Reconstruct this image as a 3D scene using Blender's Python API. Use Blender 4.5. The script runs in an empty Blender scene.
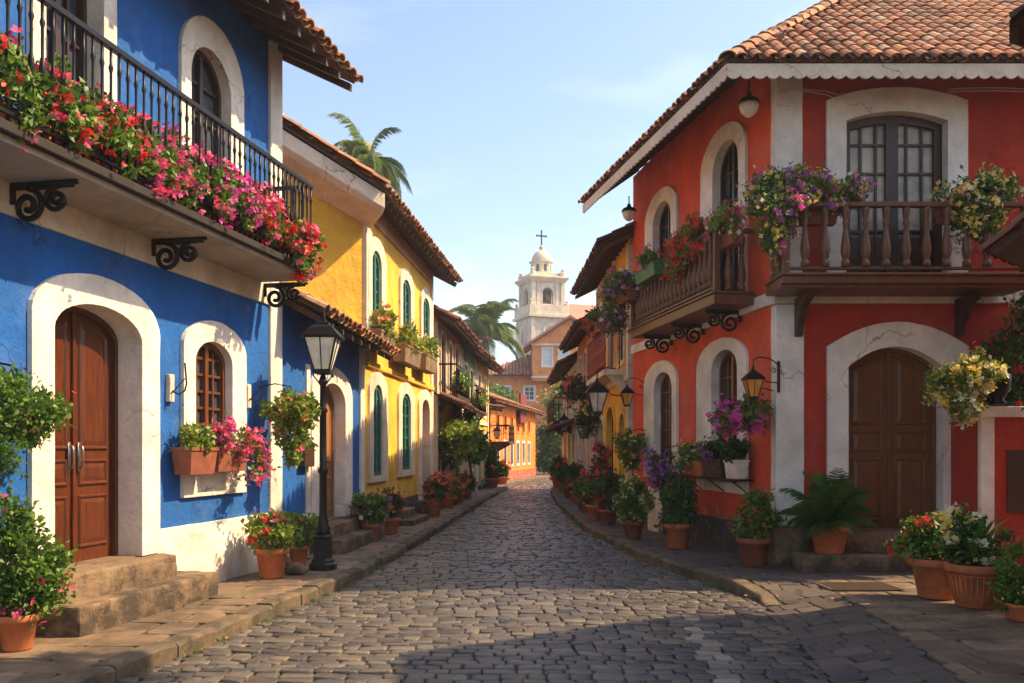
import bpy, math, random
import numpy as np
from mathutils import Vector, Matrix
rad = math.radians
random.seed(7); RNG = np.random.default_rng(7)
S = bpy.context.scene

# ------------------------------------------------------------- camera, light
EYE, FPX, HOR = 1.70, 900.0, 450.0
HAZE = 0.0010
cam = bpy.data.objects.new('camera', bpy.data.cameras.new('camera'))
S.collection.objects.link(cam); S.camera = cam
cam.location = (0, 0, EYE); cam.rotation_euler = (rad(90), 0, 0)
cam.data.sensor_width = 36; cam.data.lens = FPX/1024*36
cam.data.shift_y = (HOR-341.5)/1024
cam.data.clip_end = 4000; cam.data.clip_start = .1

SUN_AZ, SUN_EL = 84.0, 46.0
tosun = Vector((math.sin(rad(SUN_AZ))*math.cos(rad(SUN_EL)), math.cos(rad(SUN_AZ))*math.cos(rad(SUN_EL)), math.sin(rad(SUN_EL))))
sun = bpy.data.objects.new('sun', bpy.data.lights.new('sun', 'SUN')); S.collection.objects.link(sun)
sun.data.energy = 4.7; sun.data.angle = rad(.6); sun.data.color = (1, .72, .42)
sun.rotation_euler = tosun.to_track_quat('Z', 'Y').to_euler()

W = bpy.data.worlds.new('World'); S.world = W; W.use_nodes = True
nt = W.node_tree; bg = nt.nodes['Background']
sky = nt.nodes.new('ShaderNodeTexSky'); sky.sky_type = 'NISHITA'; sky.sun_disc = False
sky.sun_elevation = rad(SUN_EL); sky.sun_rotation = rad(SUN_AZ); sky.dust_density = 1.8; sky.ozone_density = .7; sky.air_density = 1.0
tc = nt.nodes.new('ShaderNodeTexCoord'); mp = nt.nodes.new('ShaderNodeMapping'); mp.inputs['Scale'].default_value = (1.2, 1.2, 5)
nz = nt.nodes.new('ShaderNodeTexNoise'); nz.inputs['Scale'].default_value = 2.1; nz.inputs['Detail'].default_value = 7; nz.inputs['Roughness'].default_value = .55
rp = nt.nodes.new('ShaderNodeValToRGB'); rp.color_ramp.elements[0].position = .44; rp.color_ramp.elements[1].position = .78
mu = nt.nodes.new('ShaderNodeMath'); mu.operation = 'MULTIPLY'; mu.inputs[1].default_value = .55
mx = nt.nodes.new('ShaderNodeMixRGB'); mx.inputs[2].default_value = (4.6, 4.6, 4.65, 1)
L = nt.links.new
L(tc.outputs['Generated'], mp.inputs[0]); L(mp.outputs[0], nz.inputs['Vector']); L(nz.outputs[0], rp.inputs[0]); L(rp.outputs[0], mu.inputs[0])
L(mu.outputs[0], mx.inputs[0]); L(sky.outputs[0], mx.inputs[1]); L(mx.outputs[0], bg.inputs[0])
bg.inputs[1].default_value = .15
S.view_settings.view_transform = 'Standard'; S.view_settings.look = 'None'; S.view_settings.gamma = 1
S.view_settings.exposure = 1.0; S.view_settings.use_curve_mapping = False
S.cycles.max_bounces = 8; S.cycles.diffuse_bounces = 4; S.cycles.volume_bounces = 0

# ------------------------------------------------------------- materials
class NT:
    def __init__(s, name):
        s.m = bpy.data.materials.new(name); s.m.use_nodes = True
        s.t = s.m.node_tree; s.b = s.t.nodes['Principled BSDF']; s.out = s.t.nodes['Material Output']
        s.geo = s.n('ShaderNodeNewGeometry')
    def n(s, kind, **kw):
        x = s.t.nodes.new(kind)
        for k, v in kw.items():
            setattr(x, k, v)
        return x
    def l(s, a, b): s.t.links.new(a, b)
    def noise(s, scale, detail=4, rough=.6, stretch=None, src=None):
        x = s.n('ShaderNodeTexNoise'); x.inputs['Scale'].default_value = scale; x.inputs['Detail'].default_value = detail; x.inputs['Roughness'].default_value = rough
        v = src or s.geo.outputs['Position']
        if stretch:
            mpn = s.n('ShaderNodeMapping'); mpn.inputs['Scale'].default_value = stretch; s.l(v, mpn.inputs[0]); v = mpn.outputs[0]
        s.l(v, x.inputs['Vector']); return x.outputs[0]
    def ramp(s, v, a, b, ca=0, cb=1):
        x = s.n('ShaderNodeMapRange'); x.inputs[1].default_value = a; x.inputs[2].default_value = b; x.inputs[3].default_value = ca; x.inputs[4].default_value = cb
        s.l(v, x.inputs[0]); return x.outputs[0]
    def mix(s, f, a, b, mode='MIX'):
        x = s.n('ShaderNodeMixRGB', blend_type=mode)
        for i, v in ((0, f), (1, a), (2, b)):
            if isinstance(v, (int, float)): x.inputs[i].default_value = v
            elif isinstance(v, tuple): x.inputs[i].default_value = (*v[:3], 1)
            else: s.l(v, x.inputs[i])
        return x.outputs[0]
    def math(s, op, a, b):
        x = s.n('ShaderNodeMath', operation=op)
        for i, v in ((0, a), (1, b)):
            if isinstance(v, (int, float)): x.inputs[i].default_value = v
            else: s.l(v, x.inputs[i])
        return x.outputs[0]
    def bump(s, h, strength, dist=.01):
        x = s.n('ShaderNodeBump'); x.inputs['Strength'].default_value = strength; x.inputs['Distance'].default_value = dist
        s.l(h, x.inputs['Height'])
        if s.b.inputs['Normal'].is_linked: s.l(s.b.inputs['Normal'].links[0].from_socket, x.inputs['Normal'])
        s.l(x.outputs[0], s.b.inputs['Normal'])
    def col(s, c): s.l(c, s.b.inputs['Base Color'])
def sc(c, k): return tuple(min(1, x*k) for x in c)

def plaster(name, c, chip=None, dirt=(.10, .08, .06), amt=.5, low=(.12, .9), streak=.35, fade=False):
    m = NT(name)
    a = m.noise(1.1, 5, .65); v = m.mix(m.ramp(a, .3, .7), sc(c, .66), sc(c, 1.2))
    fd = tuple(x*.62+.30*.38*(1 if max(c) < .7 else 1.6) for x in c); v = m.mix(m.ramp(m.noise(.8, 6, .75), .52, .72, 0, .55 if fade else 0), v, fd)
    b = m.noise(9, 5, .7); v = m.mix(m.ramp(b, .45, .75, 0, .35), v, sc(c, .68))
    st = m.noise(2.2, 4, .6, (3.5, 3.5, .35)); v = m.mix(m.ramp(st, .52, .78, 0, streak), v, sc(dirt, 2.2))
    z = m.n('ShaderNodeSeparateXYZ'); m.l(m.geo.outputs['Position'], z.inputs[0])
    zz = m.ramp(z.outputs[2], low[0], low[1], .30, 0)
    if chip:
        k = m.math('ADD', m.noise(5.5, 6, .68), m.math('MULTIPLY', zz, .55))
        v = m.mix(m.ramp(k, .66, .71, 0, .8), v, chip)
    wn = m.n('ShaderNodeTexNoise'); wn.inputs['Scale'].default_value = 2.5; wn.inputs['Detail'].default_value = 5; m.l(m.geo.outputs['Position'], wn.inputs['Vector'])
    vm = m.n('ShaderNodeVectorMath', operation='MULTIPLY_ADD'); m.l(wn.outputs['Color'], vm.inputs[0]); vm.inputs[1].default_value = (.5, .5, .5); m.l(m.geo.outputs['Position'], vm.inputs[2])
    vo = m.n('ShaderNodeTexVoronoi', feature='DISTANCE_TO_EDGE'); vo.inputs['Scale'].default_value = .75; m.l(vm.outputs[0], vo.inputs['Vector'])
    ck = m.math('MULTIPLY', m.ramp(vo.outputs[0], .0025, .006, 1, 0), m.ramp(m.noise(.9, 2), .50, .56)); v = m.mix(m.math('MULTIPLY', ck, .7), v, sc(dirt, .6))
    k2 = m.math('ADD', m.noise(3.3, 6, .7), zz)
    v = m.mix(m.ramp(k2, .60, .80, 0, amt), v, dirt)
    m.col(v); m.b.inputs['Roughness'].default_value = .88
    m.bump(m.noise(4.5, 7, .72), .9, .04); m.bump(m.noise(38, 5, .65), .5, .008)
    return m.m
def wood(name, c, rough=.45, k=.55, ax=(14, 14, 1.2)):
    m = NT(name); g = m.noise(3, 6, .7, ax); v = m.mix(m.ramp(g, .32, .7), sc(c, k), sc(c, 1.25))
    w = m.noise(1.7, 3); v = m.mix(m.ramp(w, .5, .75, 0, .45), v, sc(c, .5))
    m.col(v); m.b.inputs['Roughness'].default_value = rough; m.bump(g, .35, .004); return m.m
def plain(name, c, rough=.6, metal=0, var=.18, bump=.15, bs=40):
    m = NT(name); g = m.noise(7, 5, .65); v = m.mix(m.ramp(g, .3, .7), sc(c, 1-var), sc(c, 1+var))
    m.col(v); m.b.inputs['Roughness'].default_value = rough; m.b.inputs['Metallic'].default_value = metal
    if bump: m.bump(m.noise(bs, 4), bump, .005)
    return m.m
def rnd_mat(name, stops, rough=.85, nz=14, dirt=None, bump=.5, bdist=.01, wear=.25):
    m = NT(name); at = m.n('ShaderNodeAttribute'); at.attribute_name = 'rnd'
    r = m.n('ShaderNodeValToRGB'); e = r.color_ramp.elements
    while len(e) < len(stops): e.new(.5)
    for i, c in enumerate(stops): e[i].position = i/(len(stops)-1); e[i].color = (*c, 1)
    m.l(at.outputs['Fac'], r.inputs[0]); v = r.outputs[0]
    g = m.noise(nz, 6, .7); v = m.mix(m.ramp(g, .3, .75, 0, wear*2.4), v, m.mix(1, v, (.38, .35, .33), 'MULTIPLY'))
    if dirt: v = m.mix(m.ramp(m.noise(2.6, 7, .72), .44, .62, 0, dirt[1]), v, dirt[0])
    m.col(v); m.b.inputs['Roughness'].default_value = rough
    if bump: m.bump(m.noise(nz*2.2, 5, .7), bump, bdist)
    return m.m
def leafmat(name, c1, c2, trans=.35, rough=.5):
    m = NT(name); at = m.n('ShaderNodeAttribute'); at.attribute_name = 'rnd'
    v = m.mix(at.outputs['Fac'], c1, c2); m.col(v); m.b.inputs['Roughness'].default_value = rough
    tr = m.n('ShaderNodeBsdfTranslucent'); m.l(v, tr.inputs[0]); ms = m.n('ShaderNodeMixShader'); ms.inputs[0].default_value = trans
    m.l(m.b.outputs[0], ms.inputs[1]); m.l(tr.outputs[0], ms.inputs[2]); m.l(ms.outputs[0], m.out.inputs[0]); return m.m
def glass(name, c=(.03, .04, .05), rough=.08):
    m = NT(name); g = m.noise(2.5, 3); m.col(m.mix(m.ramp(g, .35, .65), c, sc(c, 2.2)))
    m.b.inputs['Roughness'].default_value = rough; m.bump(m.noise(3, 2), .05, .01); return m.m

M = {}
M['blue'] = plaster('blue_plaster', (.003, .115, .43), chip=(.12, .28, .50), dirt=(.012, .04, .11), amt=.5, streak=.5, fade=True)
M['white'] = plaster('white_plaster', (.84, .77, .67), chip=None, dirt=(.34, .25, .17), amt=.55, low=(.1, .75), streak=.28)
M['cream'] = plaster('cream_plaster', (.78, .66, .50), dirt=(.30, .21, .14), amt=.5, streak=.3)
M['yellow'] = plaster('yellow_plaster', (.86, .50, .045), chip=(.78, .56, .22), dirt=(.35, .22, .08), amt=.45)
M['orange'] = plaster('orange_plaster', (.80, .215, .02), chip=(.70, .45, .2), dirt=(.3, .14, .06), amt=.35)
M['amber'] = plaster('amber_plaster', (.88, .44, .03), dirt=(.3, .16, .06), amt=.35)
M['peach'] = plaster('peach_plaster', (.62, .36, .22), dirt=(.25, .16, .1), amt=.4)
M['green'] = plaster('green_plaster', (.24, .38, .22), dirt=(.12, .14, .08), amt=.4)
M['redside'] = plaster('lit_red_plaster', (.74, .085, .018), chip=(.62, .33, .24), dirt=(.20, .04, .02), amt=.5, low=(.12, 1.4), streak=.35, fade=True)  # brighter, more orange red: bounced light on the side wall put into the colour
M['red'] = plaster('shaded_red_plaster', (.47, .036, .010), chip=(.45, .15, .1), dirt=(.15, .02, .015), amt=.5, streak=.35, fade=True)  # deeper red: shade on the house front put into the colour
M['church'] = plaster('church_lime', (.70, .61, .46), dirt=(.45, .36, .26), amt=.5)
M['churchgrey'] = plaster('church_grey', (.60, .52, .44), dirt=(.38, .30, .24), amt=.4)
M['villa'] = plaster('villa_plaster', (.80, .29, .09), dirt=(.35, .18, .1), amt=.3)
M['dark_plinth'] = plaster('dark_plinth', (.06, .052, .045), chip=(.25, .12, .08), dirt=(.03, .028, .022), amt=.5)
M['door'] = wood('door_wood', (.12, .030, .008), .33, .4)
M['door2'] = wood('dark_door_wood', (.17, .064, .022), .36)
M['door3'] = wood('pale_door_wood', (.36, .17, .06), .55)
M['rail'] = wood('balcony_wood', (.155, .058, .022), .40)
M['darkwood'] = wood('dark_wood', (.055, .026, .014), .55)
M['raft'] = wood('rafter_wood', (.085, .042, .022), .7)
M['frame'] = wood('window_wood', (.045, .018, .011), .4)
M['framebrown'] = wood('brown_window_wood', (.15, .05, .02), .4)
M['greenwood'] = wood('green_shutter', (.03, .17, .13), .5)
M['redwood'] = wood('red_railing', (.32, .05, .025), .5)
M['shutterpale'] = plain('pale_shutter', (.62, .66, .68))
M['iron'] = plain('black_iron', (.012, .012, .013), .38, .6, .3, .2)
M['steel'] = plain('door_steel', (.35, .33, .3), .3, .9)
M['terra'] = plain('terracotta', (.46, .135, .045), .75, 0, .28, .3, 20)
M['terra2'] = plain('dark_terracotta', (.23, .068, .032), .75, 0, .3, .3, 20)
M['soil'] = plain('soil', (.04, .026, .016), .95)
M['soffit'] = plaster('soffit_plaster', (.46, .36, .25), dirt=(.16, .11, .07), amt=.8)
M['board'] = plaster('painted_board', (.78, .66, .50), dirt=(.34, .24, .16), amt=.5)
M['glass'] = glass('window_glass')
M['curtain'] = glass('curtained_glass', (.26, .215, .155), .15)
M['lampglass'] = glass('lamp_glass', (.50, .46, .38), .15)
M['amberglass'] = glass('amber_glass', (.62, .22, .03), .2)
M['tile'] = rnd_mat('clay_tiles', [(.20, .075, .035), (.50, .20, .085), (.62, .29, .13), (.36, .14, .065), (.64, .42, .26)], .85, 7, ((.07, .055, .035), .7), .4, .01, .2)
M['tiledark'] = rnd_mat('weathered_tiles', [(.08, .032, .02), (.22, .08, .04), (.30, .12, .06), (.13, .05, .03), (.34, .18, .1)], .9, 9, ((.04, .03, .022), .55), .4, .01, .2)
M['cobble'] = rnd_mat('cobble_stone', [(.034, .034, .038), (.115, .107, .097), (.065, .064, .065), (.19, .168, .14), (.09, .086, .083), (.23, .195, .15)], .31, 15, ((.155, .115, .07), .45), .9, .014, .3)
M['mortar'] = plain('mortar_soil', (.045, .036, .027), .95, 0, .4, .6, 30)
M['slab'] = rnd_mat('paving_slab', [(.15, .10, .062), (.28, .19, .11), (.21, .145, .085), (.34, .24, .145), (.18, .13, .08)], .68, 5, ((.07, .05, .032), .85), .6, .012, .3)
M['basalt'] = rnd_mat('basalt_slab', [(.06, .052, .047), (.11, .092, .078), (.085, .07, .06), (.15, .12, .095)], .6, 6, ((.13, .10, .07), .4), .5, .01, .3)
M['kerbstone'] = rnd_mat('kerb_stone', [(.11, .08, .05), (.21, .15, .09), (.15, .11, .065)], .8, 6, ((.03, .03, .014), .9), .8, .02, .35)
M['step'] = plaster('step_stone', (.24, .16, .09), dirt=(.04, .03, .02), amt=.9, low=(.10, .8), streak=.5)
M['deckedge'] = wood('tarred_edge', (.022, .016, .012), .85)
M['grate'] = plain('rusty_grating', (.10, .07, .045), .7, .3)
M['tilered'] = rnd_mat('red_tiles', [(.34, .10, .06), (.52, .19, .11), (.60, .27, .17), (.42, .14, .08)], .85, 5, ((.2, .09, .06), .3), .3)
M['stripe'] = rnd_mat('pale_stone', [(.18, .15, .12), (.38, .33, .26), (.28, .24, .19), (.14, .12, .1)], .8, 10)
M['bark'] = plain('bark', (.12, .085, .055), .9, 0, .35, .8, 18)
M['stem'] = plain('stem', (.10, .09, .035), .8)
M['leaf'] = leafmat('leaf', (.04, .11, .012), (.18, .31, .035))
M['leafy'] = leafmat('leaf_light', (.09, .17, .015), (.30, .38, .05))
M['leafd'] = leafmat('leaf_dark', (.020, .065, .010), (.085, .18, .025))
M['palmleaf'] = leafmat('palm_leaf', (.045, .10, .02), (.18, .24, .06), .4)
M['fred'] = leafmat('petals_red', (.55, .008, .012), (.85, .05, .03), .3)
M['fpink'] = leafmat('petals_pink', (.80, .03, .14), (.92, .16, .30), .35)
M['fmag'] = leafmat('petals_magenta', (.60, .015, .26), (.82, .11, .46), .35)
M['fpur'] = leafmat('petals_purple', (.26, .035, .30), (.55, .20, .58), .35)
M['fyel'] = leafmat('petals_yellow', (.80, .50, .05), (.90, .78, .25), .35)
M['fwhite'] = leafmat('petals_white', (.75, .70, .40), (.88, .86, .68), .35)
M['forange'] = leafmat('petals_orange', (.75, .16, .02), (.88, .36, .05), .35)
M['fcoral'] = leafmat('petals_coral', (.80, .06, .03), (.90, .22, .12), .35)
M['earth'] = plain('earth', (.10, .08, .05), .95, 0, .3, .4, 5)
M['cloth'] = plain('dark_red_cloth', (.16, .02, .018), .9)
M['plastic'] = plain('pale_plastic', (.55, .53, .5), .4)
M['greenbox'] = plain('green_trough', (.03, .16, .06), .5)

# ------------------------------------------------------------- tagging
def link(o): S.collection.objects.link(o); return o
def tag(o, label=None, cat=None, group=None, kind=None):
    if label: o['label'] = label
    if cat: o['category'] = cat
    if group: o['group'] = group
    if kind: o['kind'] = kind
    return o
def thing(name, label, cat, loc=(0, 0, 0), group=None, rz=0):
    o = link(bpy.data.objects.new(name, None)); o.location = loc; o.rotation_euler = (0, 0, rz); o.empty_display_size = .1
    return tag(o, label, cat, group)
def rootof(o):
    while o.parent: o = o.parent
    return o
def copy_tree(o, parent=None):
    c = o.copy(); link(c); c.parent = parent
    for ch in list(o.children): copy_tree(ch, c)
    return c

# ------------------------------------------------------------- mesh builder
class MB:
    def __init__(s): s.v = []; s.f = []; s.r = []; s.mi = []; s.rv = .5; s.mat = 0; s.ch = []
    def add(s, pts, faces):
        s.ch.append((list(pts), list(faces)))
        b = len(s.v); s.v += [tuple(p) for p in pts]; s.r += [s.rv]*len(pts)
        s.f += [tuple(b+i for i in f) for f in faces]; s.mi += [s.mat]*len(faces)
    def poly(s, pts): s.add(pts, [tuple(range(len(pts)))])
    def hexa(s, p): # p: 4 bottom, 4 top
        s.add(p, [(3, 2, 1, 0), (4, 5, 6, 7), (0, 1, 5, 4), (1, 2, 6, 5), (2, 3, 7, 6), (3, 0, 4, 7)])
    def box(s, fr, u0, u1, v0, v1, w0, w1):
        P = fr.p; s.hexa([P(u0, v0, w0), P(u1, v0, w0), P(u1, v0, w1), P(u0, v0, w1), P(u0, v1, w0), P(u1, v1, w0), P(u1, v1, w1), P(u0, v1, w1)])
    def rings(s, rs, close=True, cap0=False, cap1=True):
        n = len(rs[0]); b = len(s.v); pts = [p for r in rs for p in r]; F = []
        for i in range(len(rs)-1):
            for j in range(n if close else n-1):
                k = (j+1) % n; F.append((i*n+j, i*n+k, (i+1)*n+k, (i+1)*n+j))
        if cap0: F.append(tuple(reversed(range(n))))
        if cap1: F.append(tuple((len(rs)-1)*n+j for j in range(n)))
        s.add(pts, F)
    def lathe(s, prof, c=(0, 0, 0), n=16, cap=True):
        s.rings([[(c[0]+r*math.cos(2*math.pi*j/n), c[1]+r*math.sin(2*math.pi*j/n), c[2]+z) for j in range(n)] for r, z in prof], True, cap, cap)
    def ngonlathe(s, prof, c, n, ph=0):
        s.rings([[(c[0]+r*math.cos(2*math.pi*(j+.5)/n+ph), c[1]+r*math.sin(2*math.pi*(j+.5)/n+ph), c[2]+z) for j in range(n)] for r, z in prof], True, True, True)
    def tube(s, path, r, n=6):
        path = [Vector(p) for p in path]; rs = []; up = None
        for i, p in enumerate(path):
            d = (path[min(i+1, len(path)-1)]-path[max(i-1, 0)]).normalized()
            if up is None: up = Vector((0, 0, 1)) if abs(d.z) < .9 else Vector((1, 0, 0))
            a = d.cross(up).normalized(); b = a.cross(d).normalized(); up = b
            rr = r[i] if isinstance(r, (list, tuple)) else r
            rs.append([p+a*rr*math.cos(2*math.pi*j/n)+b*rr*math.sin(2*math.pi*j/n) for j in range(n)])
        s.rings(rs, True, True, True)
    def each(s, name, mats, parent=None, **k):
        for pts, faces in s.ch:
            m = MB(); m.rv = random.random(); m.add(pts, faces); m.build(name, mats, parent, **k)
    def build(s, name, mats, parent=None, smooth=False, bevel=0, rough=0):
        me = bpy.data.meshes.new(name)
        off = Vector((0, 0, 0))
        if parent is not None:
            r = rootof(parent); off = Vector(r.location)
        V = np.array(s.v, dtype=float).reshape(-1, 3) - np.array(off)
        me.from_pydata(V.tolist(), [], s.f)
        at = me.attributes.new('rnd', 'FLOAT', 'POINT'); at.data.foreach_set('value', s.r)
        for m in (mats if isinstance(mats, (list, tuple)) else [mats]): me.materials.append(M[m])
        me.polygons.foreach_set('material_index', s.mi)
        if smooth: me.polygons.foreach_set('use_smooth', [True]*len(s.f))
        me.update()
        o = link(bpy.data.objects.new(name, me))
        if parent is not None: o.parent = parent
        if bevel:
            b = o.modifiers.new('bevel', 'BEVEL'); b.width = bevel; b.segments = 2; b.limit_method = 'ANGLE'; b.angle_limit = rad(40)
        if rough:
            d = o.modifiers.new('cuts', 'SUBSURF'); d.subdivision_type = 'SIMPLE'; d.levels = d.render_levels = 4 if rough > .015 else 3
            d = o.modifiers.new('wear', 'DISPLACE'); d.texture = WEAR; d.texture_coords = 'GLOBAL'; d.strength = rough; d.mid_level = .5
        return o
WEAR = bpy.data.textures.new('wear', 'CLOUDS'); WEAR.noise_scale = .16; WEAR.noise_depth = 3

class Frame:
    """a facade plane: u along it, v = height, w = out towards the street"""
    def __init__(s, p0, p1, street=(0, 12)):
        s.o = Vector((p0[0], p0[1], 0)); e = Vector((p1[0], p1[1], 0)); s.L = (e-s.o).length; s.d = (e-s.o).normalized()
        s.n = Vector((s.d.y, -s.d.x, 0))
        if (Vector((street[0], street[1], 0))-s.o).dot(s.n) < 0: s.n = -s.n
    def p(s, u, v, w=0): return s.o+s.d*u+Vector((0, 0, v))+s.n*w
    def U(s, px, w=0):
        t = (px-512)/FPX; o = s.o+s.n*w
        return (t*o.y-o.x)/(s.d.x-t*s.d.y)
    def V(s, px, py, w=0):
        u = s.U(px, w); y = s.p(u, 0, w).y; return EYE-(py-HOR)/FPX*y
WORLD = Frame((0, 0), (1, 0), (0, -5))   # u=x, v=z, w=-y
def ground(px, py, z=.13):
    y = FPX*(EYE-z)/(py-HOR); return ((px-512)/FPX*y, y, z)

# ------------------------------------------------------------- openings
def topf(h):
    u0, u1, v0, vs, rise, mode = h; c = (u0+u1)/2; a = (u1-u0)/2
    def f(u):
        x = max(-1, min(1, (u-c)/a))
        if mode == 'ell': return vs+rise*math.sqrt(max(0, 1-x*x))
        return vs+rise*(1-x*x)
    return f
def outline(h, n=18):
    u0, u1, v0, vs, rise, mode = h; f = topf(h); c = (u0+u1)/2; a = (u1-u0)/2
    pts = [(u0, v0)]
    for i in range(n+1):
        u = c-a*math.cos(math.pi*i/n); pts.append((u, f(u)))
    return pts+[(u1, v0)]
def inset(h, i, ib=None): return (h[0]+i, h[1]-i, h[2]+(i if ib is None else ib), h[3]-(i if h[4] < .01 else i*.6), max(.0, h[4]-i*.4) if h[4] > .01 else 0, h[5])
def wall(mb, fr, u0, u1, v0, v1, holes=(), w=0):
    us = sorted({u0, u1, *[x for h in holes for x in h[:2]]}); T = [h[3]+h[4] for h in holes]
    vs = sorted({v0, v1, *[h[2] for h in holes], *T})
    for a, b in zip(us, us[1:]):
        for c, d in zip(vs, vs[1:]):
            mu_, mv = (a+b)/2, (c+d)/2
            if any(h[0] < mu_ < h[1] and h[2] < mv < t for h, t in zip(holes, T)): continue
            mb.poly([fr.p(a, c, w), fr.p(b, c, w), fr.p(b, d, w), fr.p(a, d, w)])
    for h, t in zip(holes, T):
        if h[4] < .01: continue
        o = outline(h)[1:-1]
        for (a, va), (b, vb) in zip(o, o[1:]):
            mb.poly([fr.p(a, va, w), fr.p(b, vb, w), fr.p(b, t, w), fr.p(a, t, w)])
def surround(parent, fr, inner, outer, proud=.035, depth=.26, closed=False, mat='white', name='window_surround'):
    mb = MB(); I = outline(inner); O = outline(outer); n = len(I); rs = []
    for k in range(n):
        a, b = O[k], I[k]
        rs.append([fr.p(a[0], a[1], .001), fr.p(a[0], a[1], proud), fr.p(b[0], b[1], proud), fr.p(b[0], b[1], -depth)])
    rr = rs+([rs[0]] if closed else [])
    mb.rings(rr, False, False, False)
    return mb.build(name, mat, parent, bevel=.004, rough=.012 if fr.o.y < 20 else 0)
def hole_of(inner, outer):
    m = lambda i: (inner[i]+outer[i])/2
    return (m(0), m(1), (m(2) if outer[2] != inner[2] else inner[2]), m(3), m(4), inner[5])
def strip(mb, fr, u0, u1, v0, f, w, n=10, off=0):
    for i in range(n):
        a = u0+(u1-u0)*i/n; b = u0+(u1-u0)*(i+1)/n
        mb.poly([fr.p(a, v0, w), fr.p(b, v0, w), fr.p(b, f(b)-off, w), fr.p(a, f(a)-off, w)])
def panel(mb, fr, u0, u1, v0, v1, w, f=None, n=8):
    def ring(i, ww):
        pts = [fr.p(u0+i, v0+i, ww)]
        for k in range(n+1):
            u = u0+i+(u1-u0-2*i)*k/n; t = (f(u) if f else v1)-i; pts.append(fr.p(u, t, ww))
        pts.append(fr.p(u1-i, v0+i, ww)); return pts
    mb.rings([ring(0, w+.001), ring(.012, w+.022), ring(.026, w+.022), ring(.04, w+.003), ring(.085, w+.016)], True, False, True)
def door(parent, fr, h, depth=.25, mat='door', levels=((.06, .30), (.34, .46), (.50, .97)), handles=True, name='door', glassy=None):
    """two leaves with raised panels filling opening h"""
    f = topf(h); w = -depth; H = h[3]-h[2]; c = (h[0]+h[1])/2
    mb = MB()
    o = outline(h); o2 = outline(inset(h, .05, 0))
    mb.rings([[fr.p(*a, w+.045), fr.p(*b, w+.045), fr.p(*b, w-.03)] for a, b in zip(o, o2)], False, False, False)
    for a, b in ((h[0]+.05, c-.006), (c+.006, h[1]-.05)):
        strip(mb, fr, a, b, h[2], f, w, 10, .045)
        m = .075
        for i, (l0, l1) in enumerate(levels):
            top = i == len(levels)-1 and l1 > .9
            if top: panel(mb, fr, a+m, b-m, h[2]+l0*H, 0, w, lambda u: f(u)-.045-m*1.1)
            else: panel(mb, fr, a+m, b-m, h[2]+l0*H, h[2]+l1*H, w)
    mb.box(fr, c-.02, c+.02, h[2]+.01, f(c)-.05, w+.001, w+.028)
    d = mb.build(name, mat, parent, bevel=.003)
    if handles:
        for s_ in (-1, 1):
            k = MB(); u = c+s_*.07; vv = h[2]+H*.47
            k.tube([fr.p(u, vv-.11, w+.02), fr.p(u, vv-.10, w+.06), fr.p(u, vv-.05, w+.07), fr.p(u, vv+.05, w+.07), fr.p(u, vv+.10, w+.06), fr.p(u, vv+.11, w+.02)], .010, 8)
            k.box(fr, u-.02, u+.02, vv-.14, vv+.14, w+.021, w+.027)
            k.build('handle', 'steel', d, True)
    return d
def window(parent, fr, h, depth=.2, mat='framebrown', cols=4, rows=5, gmat='glass', name='window', t=.03, lower=None, fw=.055, cw=.035):
    f = topf(h); w = -depth; mb = MB(); c = (h[0]+h[1])/2
    o = outline(h); o2 = outline(inset(h, fw)); W1 = w+.06
    rs = [[fr.p(*a, W1), fr.p(*b, W1), fr.p(*b, w-.02)] for a, b in zip(o, o2)]
    mb.rings(rs+[rs[0]], False, False, False)
    mb.box(fr, c-cw, c+cw, h[2]+.05, f(c)-.05, w-.01, w+.055)
    for i in range(1, cols):
        if cols % 2 == 0 and i == cols//2: continue
        u = h[0]+.055+(h[1]-h[0]-.11)*i/cols; mb.box(fr, u-t/2, u+t/2, h[2]+.05, f(u)-.05, w-.005, w+.03)
    H = f(c)-h[2]
    for j in range(1, rows):
        v = h[2]+H*j/rows
        a, b = h[0]+.05, h[1]-.05
        while a < c and f(a) < v+.03: a += .02; b -= .02
        if b-a > .1: mb.box(fr, a, b, v-t/2, v+t/2, w-.004, w+.026)
    if lower:
        for a, b in ((h[0]+.06, c-.04), (c+.04, h[1]-.06)): panel(mb, fr, a, b, h[2]+.06, h[2]+lower, w-.002)
    o_ = mb.build(name, mat, parent)
    g = MB(); strip(g, fr, h[0]+.02, h[1]-.02, h[2]+.02, f, w-.012, 12, .02); g.build('glass', gmat, o_)
    return o_
def body(mb, fr, L, depth, v0, v1, u0=0):
    P = fr.p
    for a in (u0, L): mb.poly([P(a, v0, 0), P(a, v0, -depth), P(a, v1, -depth), P(a, v1, 0)])
    mb.poly([P(u0, v0, -depth), P(L, v0, -depth), P(L, v1, -depth), P(u0, v1, -depth)])

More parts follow.
